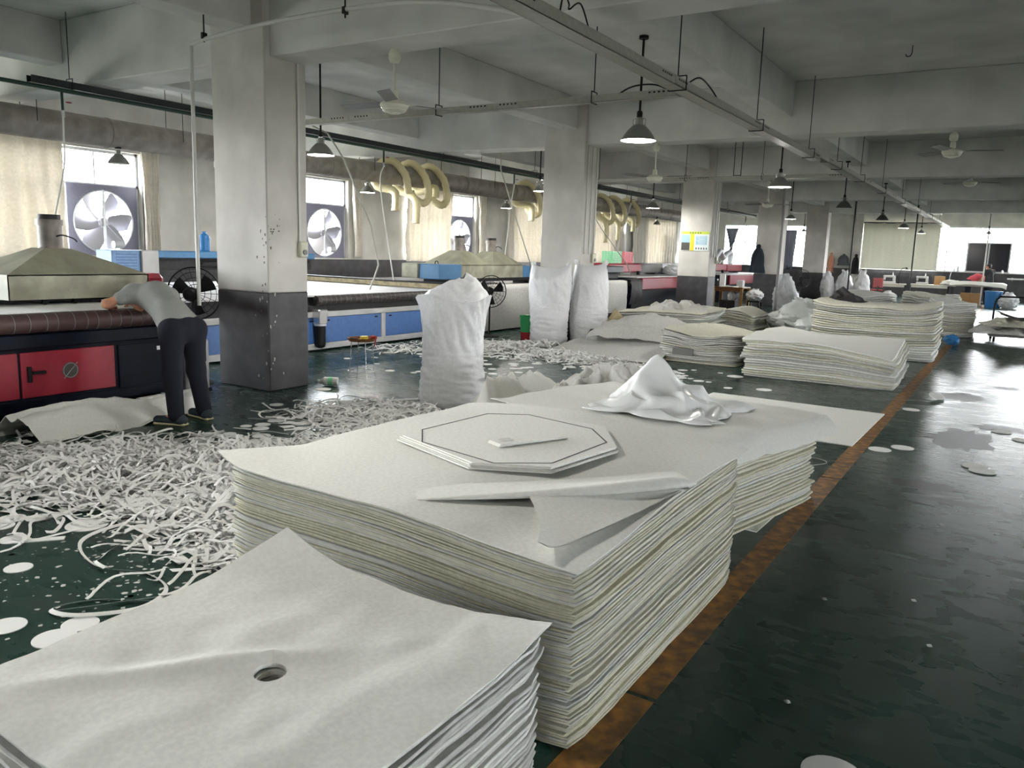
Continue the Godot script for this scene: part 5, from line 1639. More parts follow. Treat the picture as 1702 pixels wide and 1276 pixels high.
func person(label: String, at: Vector3, turn: float, J: Dictionary, shirt: Material, pants: Material, cell: float, mask := false) -> void:
	var t := thing("person", label, "person", at, turn)
	var bb := []
	# continuous skin: trunk, neck, limbs
	bb += [[J.pel, J.wst, 0.12, 0.11], [J.wst, J.cst, 0.11, 0.125], [J.cst, J.nck, 0.10, 0.05], [J.nck, J.hed, 0.052, 0.05], [J.shl, J.shr, 0.055, 0.055]]
	for s in ["l", "r"]:
		bb += [[J["hp" + s], J["kn" + s], 0.08, 0.055], [J["kn" + s], J["an" + s], 0.052, 0.036], [J["sh" + s], J["el" + s], 0.048, 0.038], [J["el" + s], J["wr" + s], 0.036, 0.026], [J["an" + s], J["to" + s], 0.036, 0.026]]
	var m := mb()
	skin_over(m, bb, 0.04, cell)
	skin_over(m, head_bones(J.hed, J.hup, J.hfw), 0.03, cell * 0.5)
	for s in [["l", 1.0], ["r", -1.0]]:
		var w: Vector3 = J["wr" + s[0]]
		skin_over(m, [[J["el" + s[0]].lerp(w, 0.85), w, 0.027, 0.024]] + hand_bones(w, w - J["el" + s[0]] + J.get("hb", Vector3.ZERO), J.get("palm", Vector3.DOWN), s[1]), 0.008, 0.0045 if cell < 0.016 else 0.008)
	part(t, "body", m, M.skin)
	# shirt with short sleeves
	var sb := [[J.pel.lerp(J.wst, 0.25), J.wst, 0.150, 0.140], [J.wst, J.cst, 0.140, 0.152], [J.cst, J.nck, 0.125, 0.062], [J.shl, J.shr, 0.08, 0.08]]
	for s in ["l", "r"]:
		sb += [[J["sh" + s], J["sh" + s].lerp(J["el" + s], 0.5), 0.076, 0.064], [J.cst, J["sh" + s], 0.12, 0.08], [J["hp" + s].lerp(J.wst, 0.35), J.wst, 0.118, 0.12]]
	part(t, "shirt", skin_over(mb(), sb, 0.05, cell), shirt)
	var tb := [[J.pel, J.pel.lerp(J.wst, 0.45), 0.135, 0.135]]
	for s in ["l", "r"]:
		tb += [[J["hp" + s], J.pel, 0.115, 0.12], [J["hp" + s], J["kn" + s], 0.112, 0.082], [J["kn" + s], J["an" + s] + Vector3(0, 0.0, 0), 0.082, 0.070]]
	part(t, "trousers", skin_over(mb(), tb, 0.04, cell), pants)
	for s in ["l", "r"]:
		var a: Vector3 = J["an" + s]
		var e: Vector3 = J["to" + s]
		var d := Vector3(e.x - a.x, 0, e.z - a.z).normalized()
		var h := Vector3(a.x, 0.05, a.z) - d * 0.05
		var sh := part(t, "shoe", skin_over(mb(), [[h, Vector3(e.x, 0.04, e.z) + d * 0.03, 0.046, 0.04], [h, Vector3(a.x, 0.09, a.z), 0.046, 0.044]], 0.03, 0.012), M.shoe)
		var L := h.distance_to(Vector3(e.x, 0.05, e.z)) + 0.11
		part(sh, "sole", mb().box(Vector3(h.x, 0.013, h.z) + d * (L * 0.5 - 0.05), Vector3(0.088, 0.026, L), 0.012, Basis.looking_at(d)), M.sole)
	var hb := []
	var c: Vector3 = J.hed
	hb += [[c + J.hup * 0.05 - J.hfw * 0.025, c + J.hup * 0.055 + J.hfw * 0.03, 0.088, 0.074], [c + J.hup * 0.02 - J.hfw * 0.045, c - J.hup * 0.03 - J.hfw * 0.05, 0.082, 0.06]]
	part(t, "hair", skin_over(mb(), hb, 0.03, 0.012), M.hair)
	var sd: Vector3 = J.hfw.cross(J.hup).normalized()
	for q in [-1.0, 1.0]:
		var ey := part(t, "eye", mb().blob(c + J.hup * 0.008 + J.hfw * 0.096 + sd * q * 0.03, Vector3(0.012, 0.009, 0.012), null, 0.0, 8, 10), M.white)
		part(ey, "iris", mb().blob(c + J.hup * 0.008 + J.hfw * 0.106 + sd * q * 0.03, Vector3(0.005, 0.006, 0.005), null, 0.0, 6, 8), M.hair)
	if mask:
		part(t, "face_mask", skin_over(mb(), [[c - J.hup * 0.035 + J.hfw * 0.09, c - J.hup * 0.07 + J.hfw * 0.075, 0.036, 0.034]], 0.02, 0.01), M.white)

func build_people() -> void:
	# worker bent over the red machine; he faces -x, hips by the belt
	var J := {
		"pel": Vector3(-6.36, 0.86, -4.47), "wst": Vector3(-6.50, 0.98, -4.46), "cst": Vector3(-6.76, 1.11, -4.50), "nck": Vector3(-6.98, 1.12, -4.54),
		"hed": Vector3(-7.13, 1.08, -4.56), "hup": Vector3(-0.75, 0.66, 0.0).normalized(), "hfw": Vector3(-0.66, -0.75, 0.0).normalized(),
		"shl": Vector3(-6.92, 1.14, -4.38), "shr": Vector3(-6.88, 1.10, -4.71),
		"ell": Vector3(-6.99, 1.05, -4.15), "elr": Vector3(-7.12, 1.02, -4.84), "wrl": Vector3(-7.19, 1.01, -4.31), "wrr": Vector3(-7.32, 1.01, -4.68),
		"hpl": Vector3(-6.34, 0.84, -4.36), "hpr": Vector3(-6.34, 0.84, -4.58), "knl": Vector3(-6.33, 0.46, -4.34), "knr": Vector3(-6.35, 0.46, -4.6),
		"anl": Vector3(-6.24, 0.09, -4.30), "anr": Vector3(-6.28, 0.09, -4.62), "tol": Vector3(-6.38, 0.035, -4.24), "tor": Vector3(-6.44, 0.035, -4.63)}
	person("worker in grey shirt and navy trousers bending over the red machine", Vector3.ZERO, 0.0, J, M.shirt, M.trousers, 0.014)
	# two far workers at the end wall
	var S := {
		"pel": Vector3(0, 0.93, 0), "wst": Vector3(0, 1.08, -0.01), "cst": Vector3(0, 1.28, -0.03), "nck": Vector3(0, 1.44, -0.05),
		"hed": Vector3(0, 1.56, -0.10), "hup": Vector3(0, 0.9, -0.43).normalized(), "hfw": Vector3(0, -0.43, -0.9).normalized(),
		"shl": Vector3(0.18, 1.38, -0.04), "shr": Vector3(-0.18, 1.38, -0.04), "ell": Vector3(0.2, 1.12, -0.14), "elr": Vector3(-0.2, 1.12, -0.14),
		"wrl": Vector3(0.12, 1.0, -0.34), "wrr": Vector3(-0.12, 1.0, -0.34), "hpl": Vector3(0.1, 0.9, 0), "hpr": Vector3(-0.1, 0.9, 0),
		"knl": Vector3(0.1, 0.48, -0.02), "knr": Vector3(-0.1, 0.48, -0.02), "anl": Vector3(0.1, 0.09, 0.02), "anr": Vector3(-0.1, 0.09, 0.02),
		"tol": Vector3(0.11, 0.035, -0.14), "tor": Vector3(-0.11, 0.035, -0.14)}
	person("distant worker in black shirt and white mask before the dark panes", Vector3(-0.98, 0, -38.6), 0.9, S, M.shirt_dark, M.trousers, 0.022, true)
	var B := S.duplicate()
	B.merge({"wst": Vector3(0, 1.02, -0.12), "cst": Vector3(0, 1.13, -0.32), "nck": Vector3(0, 1.16, -0.5), "hed": Vector3(0, 1.13, -0.64), "hup": Vector3(0, 0.3, -0.95).normalized(), "hfw": Vector3(0, -0.95, -0.3).normalized(), "shl": Vector3(0.18, 1.15, -0.42), "shr": Vector3(-0.18, 1.15, -0.42), "ell": Vector3(0.22, 0.98, -0.55), "elr": Vector3(-0.22, 0.98, -0.55), "wrl": Vector3(0.12, 0.93, -0.78), "wrr": Vector3(-0.12, 0.93, -0.78)}, true)
	person("distant worker with pink top bending over the white cloth table", Vector3(-1.75, 0, -39.3), -1.2, B, M.cloth_pink, M.trousers, 0.022)

# ---------------------------------------------------------------- offcuts on the floor
func disc(at: Vector3, r: float, label: String, group: String, tilt := 0.0, dirx := 0.0) -> void:
	var k := int(clampf(r * 100.0, 3, 14))
	if not M.has("disc_mesh_%d" % k):
		var rr := k / 100.0
		M["disc_mesh_%d" % k] = mb().lathe([[0.0, 0.0], [rr, 0.0], [rr, 0.004], [0.0, 0.004]], Vector3.ZERO, 26).mesh(M.scrap)
	var o := MeshInstance3D.new()
	o.name = numbered("felt_disc")
	o.mesh = M["disc_mesh_%d" % k]
	add_child(o)
	o.position = at
	o.basis = Basis(Vector3.UP, dirx) * Basis(Vector3.RIGHT, tilt)
	o.scale = Vector3.ONE * (r / (k / 100.0))
	tag(o, label, "felt disc", group)

func ribbon(m: MB, pts: Array, w: float, stand: float) -> void:
	# a flat strip along pts; stand 0 lies flat, 1 stands on its edge
	var n := pts.size()
	var top := PackedVector3Array()
	for i in n:
		var t := (Vector3(pts[mini(i + 1, n - 1)]) - Vector3(pts[maxi(i - 1, 0)])).normalized()
		var s := t.cross(Vector3.UP).normalized()
		var d := (s * (1.0 - stand) + Vector3.UP * stand).normalized() * w * 0.5
		var c: Vector3 = pts[i]
		var lift := Vector3(0, absf(d.y) + 0.002, 0)
		top.append(c + lift - d)
		top.append(c + lift + d)
	m.grid(top, n, 2, true)
	var nrm := Vector3(0, -0.0025, 0) if stand < 0.5 else Vector3(0.0025, 0, 0)
	var bot := PackedVector3Array()
	for p in top:
		bot.append(p + nrm)
	m.grid(bot, n, 2, false)

func curl(r: RandomNumberGenerator, at: Vector3, L: float, bend: float, rise: float) -> Array:
	var pts := []
	var a := r.randf() * TAU
	var p := at
	var k := r.randf_range(-bend, bend)
	var ph := r.randf() * TAU
	var n := 12
	for i in n:
		pts.append(p + Vector3(0, rise * (0.5 + 0.5 * sin(ph + i * 0.7)), 0))
		a += k * L / n + r.randf_range(-0.25, 0.25)
		p += Vector3(cos(a), 0, sin(a)) * L / n
	return pts

func heap(called: String, label: String, spots: Array, count: int, sd: int) -> void:
	# spots: [x, z, spread, height, weight]
	var r := RandomNumberGenerator.new()
	r.seed = sd
	var m := mb()
	var tot := 0.0
	for s in spots:
		tot += s[4]
	for k in count:
		var q := r.randf() * tot
		var s: Array = spots[0]
		for e in spots:
			s = e
			q -= e[4]
			if q <= 0.0:
				break
		var u := r.randfn() * 0.5
		var v := r.randfn() * 0.5
		var at := Vector3(s[0] + u * s[2], 0.0, s[1] + v * s[2])
		var hh: float = s[3] * exp(-(u * u + v * v) * 1.6)
		var pts := curl(r, at + Vector3(0, r.randf() * hh, 0), r.randf_range(0.18, 0.6), 9.0, 0.03 + 0.4 * hh)
		var hit := false
		for e in KEEP_CLEAR:
			for i in [0, 3, 6, 9, 11]:
				if pts[i].x > e[0] and pts[i].x < e[1] and pts[i].z > e[2] and pts[i].z < e[3]:
					hit = true
		if hit:
			continue
		ribbon(m, pts, r.randf_range(0.012, 0.024), r.randf() * r.randf() * 0.8)
	# flat trimmings under the curls
	for k in count / 3:
		var s: Array = spots[r.randi() % spots.size()]
		var c := Vector3(s[0] + r.randfn() * 0.5 * s[2], r.randf_range(0.003, 0.02), s[1] + r.randfn() * 0.5 * s[2])
		var bad := false
		for e in KEEP_CLEAR:
			if c.x > e[0] - 0.1 and c.x < e[1] + 0.1 and c.z > e[2] - 0.1 and c.z < e[3] + 0.1:
				bad = true
		if bad:
			continue
		var an := r.randf() * TAU
		var ax := Vector3(cos(an), r.randf_range(-0.06, 0.06), sin(an)) * r.randf_range(0.04, 0.12)
		var az := Vector3(-sin(an), r.randf_range(-0.06, 0.06), cos(an)) * r.randf_range(0.015, 0.05)
		m.face([c - ax - az, c + ax - az * 0.7, c + ax * 0.9 + az, c - ax * 0.8 + az], c - Vector3.UP)
	var o := MeshInstance3D.new()
	o.name = numbered(called)
	o.mesh = m.mesh(M.scrap)
	add_child(o)
	tag(o, label, "offcuts")
	o.set_meta("kind", "stuff")

# floor that is taken: x from, x to, z from, z to
const KEEP_CLEAR := [[-2.84, -1.0, -4.05, -2.1], [-2.3, -1.0, -1.95, -0.7], [-5.4, -4.6, -7.15, -6.35], [-7.5, -6.2, -13.5, -12.15], [-6.6, -4.5, -13.2, -11.3], [-3.0, -1.0, -6.2, -4.4], [-7.85, -6.85, -6.6, -5.9], [-7.85, -6.85, -13.95, -13.2]]

func build_scatter() -> void:
	# the long band of tangled cuttings, nearest the big stack thickest
	heap("strip_heap", "tangled heap of white cut strips across the floor at left", [[-5.2, -3.15, 0.9, 0.10, 3.0], [-4.5, -3.6, 0.8, 0.13, 3.0], [-3.7, -3.25, 0.7, 0.16, 3.0], [-3.35, -4.0, 0.6, 0.16, 2.0], [-4.1, -4.6, 0.7, 0.10, 2.0], [-4.5, -5.4, 0.6, 0.08, 1.4], [-5.4, -5.6, 0.5, 0.06, 0.8], [-5.9, -2.6, 0.7, 0.07, 1.4], [-3.25, -2.9, 0.4, 0.12, 1.2], [-5.0, -6.0, 0.45, 0.06, 0.7]], 4800, 101)
	heap("strip_heap", "far heap of cuttings around the two white sacks", [[-6.6, -11.9, 0.8, 0.08, 2.0], [-6.0, -11.2, 0.8, 0.06, 2.0], [-5.4, -11.0, 0.6, 0.04, 1.0], [-7.4, -11.4, 0.6, 0.05, 1.0], [-7.5, -10.5, 0.5, 0.03, 0.6]], 1300, 102)
	heap("strip_heap", "thin drift of cuttings under the blue machine's front", [[-8.3, -9.9, 0.5, 0.03, 1.0], [-8.2, -11.0, 0.5, 0.03, 1.0], [-7.9, -10.4, 0.5, 0.02, 0.6]], 130, 103)
	# strips that lie apart and can be followed one by one
	var g := "long loose strips in front of the heap"
	var strips := [["long strip curving from the heap down to a loop at lower left", [[-3.95, -2.75], [-4.2, -2.55], [-4.15, -2.25], [-3.75, -2.1], [-3.5, -2.2], [-3.25, -2.15], [-3.15, -1.95], [-3.3, -1.75], [-3.45, -1.72], [-3.4, -1.9], [-3.05, -2.15], [-3.2, -2.6], [-3.45, -2.9]]], ["strip running straight from the lower left loop to the heap", [[-3.42, -1.72], [-3.3, -1.9], [-3.12, -2.25], [-3.1, -2.6], [-3.25, -2.95]]], ["strip bent into an S beside the big stack", [[-2.95, -2.15], [-3.05, -2.35], [-2.95, -2.5], [-3.1, -2.7], [-3.3, -2.6], [-3.3, -2.45], [-3.1, -2.4], [-2.95, -2.3], [-2.9, -2.45]]], ["strip looping toward the nearest stack's raised corner", [[-3.3, -2.75], [-3.05, -2.55], [-2.85, -2.3], [-2.75, -2.12], [-2.85, -2.02], [-3.0, -2.05], [-3.0, -2.18], [-2.85, -2.2]]], ["strip from the heap crossing toward the nearest stack", [[-3.6, -2.9], [-3.4, -2.65], [-3.15, -2.45], [-2.95, -2.2], [-2.85, -2.0], [-2.9, -1.85]]], ["strip in an open hook at the heap's left end", [[-4.6, -2.9], [-4.7, -2.65], [-4.95, -2.5], [-5.2, -2.6], [-5.1, -2.85]]], ["strip curved near the cluster of discs in front of heap", [[-3.8, -2.95], [-3.7, -2.7], [-3.45, -2.55], [-3.25, -2.6], [-3.35, -2.8], [-3.6, -2.85]]], ["pale strip lying along the floor before the worker's feet", [[-5.6, -3.6], [-5.3, -3.95], [-5.1, -4.2], [-4.95, -4.4]]], ["thin looping strip right of the worker's feet", [[-5.95, -4.85], [-5.6, -5.05], [-5.35, -5.1], [-5.25, -4.95], [-5.35, -4.75]]], ["oval strip ring on bare floor beside the first column", [[-5.5, -6.2], [-5.25, -6.4], [-5.15, -6.75], [-5.35, -6.7], [-5.55, -6.4], [-5.5, -6.2]]], ["small closed loop of strip at the heap's back edge", [[-4.75, -5.15], [-4.6, -5.25], [-4.55, -5.45], [-4.68, -5.42], [-4.75, -5.15]]]]
	for s in strips:
		var pts := []
		for p in s[1]:
			pts.append(Vector3(p[0], 0.002 + 0.012 * absf(sin(p[0] * 9.0 + p[1] * 7.0)), p[1]))
		var m := mb()
		ribbon(m, smooth(pts, 8), 0.02, 0.35)
		one("felt_strip", s[0], "felt strip", m, M.scrap, Vector3.ZERO, 0.0, g)
	cable("thin_wire", "thin pale wire loop on the floor right of the stacks", [Vector3(-1.6, 0.006, -6.2), Vector3(-1.3, 0.006, -6.5), Vector3(-1.15, 0.006, -6.75), Vector3(-1.3, 0.006, -6.85), Vector3(-1.65, 0.006, -6.7)], 0.003, M.pvc)
	# discs that stand out
	var gd := "round felt offcuts"
	for q in [[-0.32, -2.55, 0.10, "large disc at the bottom edge on the bare green floor"], [-0.86, -7.57, 0.095, "left of two discs right of the yellow line"], [-0.70, -7.78, 0.095, "right of two discs right of the yellow line"], [-0.12, -7.46, 0.10, "upper of two overlapping discs far right on the aisle"], [-0.06, -7.32, 0.10, "lower of two overlapping discs far right on the aisle"], [-0.85, -9.92, 0.09, "disc on the aisle level with the wide low stack"], [-0.68, -11.0, 0.09, "disc lifted at one side at the edge of the floor's glare"], [0.04, -9.22, 0.09, "disc in the floor glare near the right edge"], [0.22, -8.91, 0.09, "disc cut off by the right edge of the picture"], [-2.55, -10.09, 0.10, "disc beside the far corner of the flat holed sheet"], [-4.06, -1.88, 0.065, "lone disc on bare floor at lower left"], [-4.39, -2.42, 0.115, "largest disc below the heap of strips"], [-3.24, -1.73, 0.075, "right disc of a pair by the nearest stack's edge"], [-3.20, -1.60, 0.085, "disc half under the nearest stack's edge"], [-3.47, -1.54, 0.08, "disc cut off by the left edge, low down"], [-3.63, -2.55, 0.055, "small disc among the long loose strips"], [-4.83, -2.22, 0.075, "upper disc of two at the left edge"], [-4.75, -2.12, 0.075, "lower disc of two at the left edge"], [-4.72, -2.32, 0.07, "disc just right of two at the left edge"], [-4.48, -2.06, 0.07, "disc touching a short white bar at left"], [-5.75, -3.75, 0.16, "broad disc on dark floor under the worker's cloth"], [-6.05, -3.55, 0.12, "flat disc between the cloth and the heap"], [-5.6, -4.1, 0.09, "disc just left of the worker's near shoe"], [-5.35, -4.5, 0.08, "disc right in front of the worker's shoes"], [-6.6, -6.45, 0.09, "disc in the shade at the first column's foot"], [-6.3, -5.5, 0.07, "small disc left of the first column's foot"], [-3.18, -10.95, 0.11, "disc leaning at the corner of the wide low stack"]]:
		var tl := 0.35 if q[3].begins_with("disc lifted") else 0.0
		disc(Vector3(q[0], 0.001 + 0.03 * signf(tl), q[1]), q[2], "white felt " + q[3], gd, tl, 0.6)
	one("short_bar", "short straight white felt bar at the left edge", "felt strip", mb().box(Vector3(0, 0.003, 0), Vector3(0.24, 0.006, 0.05), 0.001), M.scrap, Vector3(-4.36, 0, -2.14), 0.9)
	# the many that cannot be told apart, by place
	var r := RandomNumberGenerator.new()
	r.seed = 7
	for a in [["white felt disc in the drift before the blue machine", -7.6, -10.2, 0.75, 1.3, 46], ["white felt disc strewn between the sacks and the low stacks", -4.7, -10.6, 1.3, 0.7, 90], ["white felt disc strewn on and around the heap of strips", -4.6, -3.3, 1.3, 0.8, 46], ["white felt disc on the dark floor around the worker and column", -5.6, -4.9, 0.6, 0.9, 26], ["white felt disc in the scatter behind the tall bulging sack", -6.2, -9.4, 1.0, 1.0, 34]]:
		for k in a[5]:
			var p := Vector3(a[1] + r.randfn() * a[3] * 0.6, 0.001, a[2] + r.randfn() * a[4] * 0.6)
			if p.x < -8.9 or (p.x > -2.75 and p.z > -9.6) or (p.x > -4.75 and p.z < -11.7) or (p.x < -7.2 and p.z > -6.0):
				continue
			if p.x > -6.6 and p.z < -11.2:
				p.z = -10.9 + r.randf() * 0.4
			disc(p, r.randf_range(0.035, 0.085), a[0], a[0].trim_prefix("white felt disc ") + " discs", 0.0, r.randf() * 3.0)
	# small flakes and flattened fluff stuck to the floor
	var fl := mb()
	for k in 900:
		var zone := r.randi() % 3
		var p := Vector3(-3.6 + r.randfn() * 0.45, 0.0012, -2.15 + r.randfn() * 0.35) if zone == 0 else Vector3(-4.3 + r.randfn() * 1.0, 0.0012, -3.4 + r.randfn() * 1.2) if zone == 1 else Vector3(-2.5 + r.randfn() * 2.2, 0.0012, -8.0 + r.randfn() * 3.0)
		if (p.x > -2.9 and p.z > -6.6) or p.x > 0.4 or p.x < -6.9:
			continue
		var n := 6
		var pts := []
		var sz := r.randf_range(0.004, 0.022) if zone == 0 else r.randf_range(0.003, 0.009)
		for i in n:
			var an := TAU * i / n
			pts.append(p + Vector3(cos(an), 0, sin(an)) * sz * r.randf_range(0.35, 1.0))
		fl.face(pts, p - Vector3.UP)
	var fo := MeshInstance3D.new()
	fo.name = "fluff_flakes"
	fo.mesh = fl.mesh(M.felt_grey)
	add_child(fo)
	tag(fo, "tiny white flakes and fluff stuck to the green floor", "flakes")
	fo.set_meta("kind", "stuff")
	for q in [[-0.14, -3.72], [-0.55, -2.9], [-0.25, -4.2], [-0.62, -3.95]]:
		one("crumb", "tiny pale crumb lying on the dark aisle floor", "crumb", mb().blob(Vector3(0, 0.006, 0), Vector3(0.012, 0.006, 0.009), noise(5, 0.05), 0.5, 6, 8), M.felt_grey, Vector3(q[0], 0, q[1]), 0.0, "crumbs on the aisle floor")
	# stool with tools
	var t := thing("wire_stool", "small round wire stool holding tools beside blue machine", "stool", Vector3(-6.72, 0, -7.22))
	part(t, "tray_top", mb().lathe([[0.0, 0.50], [0.15, 0.50], [0.17, 0.53], [0.175, 0.53], [0.155, 0.49], [0.0, 0.49]], Vector3.ZERO, 28), M.wood)
	for k in 4:
		var a := TAU * k / 4.0 + 0.5
		part(t, "leg", mb().tube([Vector3(cos(a) * 0.13, 0.49, sin(a) * 0.13), Vector3(cos(a) * 0.16, 0.1, sin(a) * 0.16), Vector3(cos(a) * 0.2, 0.0, sin(a) * 0.2)], 0.006, 6), M.chrome)
	for q in [[0.165, 0.12], [0.19, 0.02]]:
		var ring := []
		for k in 25:
			ring.append(Vector3(cos(TAU * k / 24.0) * q[0], q[1], sin(TAU * k / 24.0) * q[0]))
		part(t, "ring", mb().tube(ring, 0.005, 5, false), M.chrome)
	one("tape_roll", "yellow roll of tape lying on the wire stool", "tape", mb().cyl(Vector3(0, 0, 0), Vector3(0, 0.045, 0), 0.05, 18), M.yellow_plastic, Vector3(-6.70, 0.503, -7.24))
	one("red_tool", "red handled tool lying on the wire stool", "tool", mb().box(Vector3(0, 0.025, 0), Vector3(0.09, 0.05, 0.05), 0.012).tube([Vector3(0.03, 0.02, 0), Vector3(0.06, -0.02, 0.03), Vector3(0.05, -0.08, 0.05)], 0.008, 6), M.red_dark, Vector3(-6.6, 0.51, -7.3))
	one("scissors", "dark scissors lying on the left of the wire stool", "scissors", mb().box(Vector3(-0.03, 0.006, 0), Vector3(0.14, 0.01, 0.02), 0.003, Basis(Vector3.UP, 0.3)).box(Vector3(-0.03, 0.012, 0), Vector3(0.14, 0.008, 0.02), 0.003, Basis(Vector3.UP, -0.1)), M.black, Vector3(-6.8, 0.503, -7.18))
	var bo := thing("water_bottle", "crushed clear plastic bottle lying by the first column", "bottle", Vector3(-6.62, 0.055, -6.72), 0.5)
	part(bo, "bottle", mb().lathe([[0.0, 0.0], [0.05, 0.01], [0.052, 0.06], [0.045, 0.09], [0.052, 0.13], [0.05, 0.17], [0.02, 0.22], [0.018, 0.25], [0.0, 0.25]], Vector3.ZERO, 16, Basis(Vector3.BACK, PI / 2)), M.clear_bag)
	part(bo, "label_band", mb().lathe([[0.053, 0.07], [0.0535, 0.12]], Vector3.ZERO, 16, Basis(Vector3.BACK, PI / 2)), M.mint)
	var bk := thing("green_bucket", "green plastic bucket behind the left of the twin sacks", "bucket", Vector3(-7.68, 0, -12.75))
	part(bk, "bucket", mb().lathe([[0.0, 0.0], [0.12, 0.0], [0.15, 0.42], [0.16, 0.42], [0.16, 0.45], [0.14, 0.44]], Vector3.ZERO, 20), M.green_plastic)
	part(bk, "dark_base", mb().lathe([[0.122, 0.0], [0.135, 0.14], [0.133, 0.14]], Vector3.ZERO, 20), M.red_dark)
	one("dark_tub", "dark grey upturned tub at the sacks' foot", "tub", mb().lathe([[0.0, 0.3], [0.1, 0.3], [0.15, 0.22], [0.18, 0.0], [0.0, 0.0]], Vector3.ZERO, 20), M.rubber, Vector3(-6.25, 0, -12.75))

# ---------------------------------------------------------------- farther down the hall
func table(label: String, at: Vector3, w: float, d: float, h: float, turn: float, top: Material, leg: Material, r := 0.035) -> Node3D:
	var t := thing("work_table", label, "table", at, turn)
	part(t, "table_top", mb().box(Vector3(0, h - 0.02, 0), Vector3(w, 0.04, d), 0.006), top)
	part(t, "apron", mb().box(Vector3(0, h - 0.09, d * 0.5 - 0.05), Vector3(w - 0.1, 0.1, 0.025)), top)
	part(t, "apron", mb().box(Vector3(0, h - 0.09, -d * 0.5 + 0.05), Vector3(w - 0.1, 0.1, 0.025)), top)
	for sx in [-1.0, 1.0]:
		for sz in [-1.0, 1.0]:
			part(t, "leg", mb().box(Vector3(sx * (w * 0.5 - 0.05), (h - 0.04) * 0.5, sz * (d * 0.5 - 0.05)), Vector3(r * 2, h - 0.04, r * 2), 0.005), leg)
	return t

func sewing_machine(at: Vector3, turn: float, label: String) -> void:
	var t := thing("sewing_machine", label, "sewing machine", at, turn, "sewing machines at the end")
	part(t, "bed", mb().box(Vector3(0, 0.04, 0), Vector3(0.46, 0.08, 0.18), 0.01), M.light_grey)
	part(t, "pillar", mb().box(Vector3(0.17, 0.18, 0), Vector3(0.1, 0.22, 0.13), 0.02), M.light_grey)
	part(t, "arm", mb().box(Vector3(-0.02, 0.29, 0), Vector3(0.46, 0.09, 0.12), 0.025), M.light_grey)
	part(t, "needle_head", mb().box(Vector3(-0.2, 0.2, 0), Vector3(0.07, 0.12, 0.09), 0.01), M.light_grey)
	part(t, "needle_bar", mb().cyl(Vector3(-0.2, 0.08, 0), Vector3(-0.2, 0.15, 0), 0.008, 6), M.chrome)
	part(t, "hand_wheel", mb().cyl(Vector3(0.24, 0.27, 0), Vector3(0.27, 0.27, 0), 0.07, 16), M.black)
	part(t, "thread_stand", mb().cyl(Vector3(0.15, 0.33, 0.0), Vector3(0.15, 0.62, 0.0), 0.006, 6).cyl(Vector3(0.05, 0.62, 0.0), Vector3(0.25, 0.62, 0.0), 0.005, 6), M.rod)
	part(t, "thread_cone", mb().cyl(Vector3(0.1, 0.34, 0.05), Vector3(0.1, 0.46, 0.05), 0.035, 12, 0.015), M.white)

func bag(label: String, at: Vector3, r: Vector3, sd: int, m: Material, cat := "plastic bag", group := "plastic bags of felt") -> void:
	# a filled plastic bag: rounded, flattened below, gathered to a tied neck
	var t := thing("plastic_bag", label, cat, at, 0.4 * sd, group)
	var nz := noise(sd + 200, 1.0, 4)
	var P := PackedVector3Array()
	var nu := 26
	var nv := 34
	for i in nu:
		var w := float(i) / (nu - 1)
		for j in nv + 1:
			var a := TAU * (j % nv) / nv
			var k := pow(sin(clampf(w * 0.98 + 0.06, 0.0, 0.97) * PI), 0.4)
			k = maxf(k, 0.2)
			k *= 1.0 + 0.3 * nz.get_noise_3d(cos(a) * 1.6, w * 3.0, sin(a) * 1.6) + 0.10 * (1.0 - absf(nz.get_noise_3d(cos(a) * 3.0, w * 5.0, sin(a) * 3.0)) * 3.0)
			P.append(Vector3(cos(a) * r.x * k, w * r.y * 2.0, sin(a) * r.z * k))
	part(t, "bag_body", mb().grid(P, nu, nv + 1, true), m)
	var N := PackedVector3Array()
	for i in 5:
		for j in 15:
			var a := TAU * (j % 14) / 14.0
			var k := lerpf(0.3, 0.36, i / 4.0) * (1.0 + 0.35 * sin(a * 3.0 + sd))
			N.append(Vector3(cos(a) * r.x * k, r.y * (1.93 + 0.035 * i * (1.0 + 0.6 * sin(a * 2.0 + sd))), sin(a) * r.z * k))
	part(t, "gathered_neck", mb().grid(N, 5, 15, true), m)

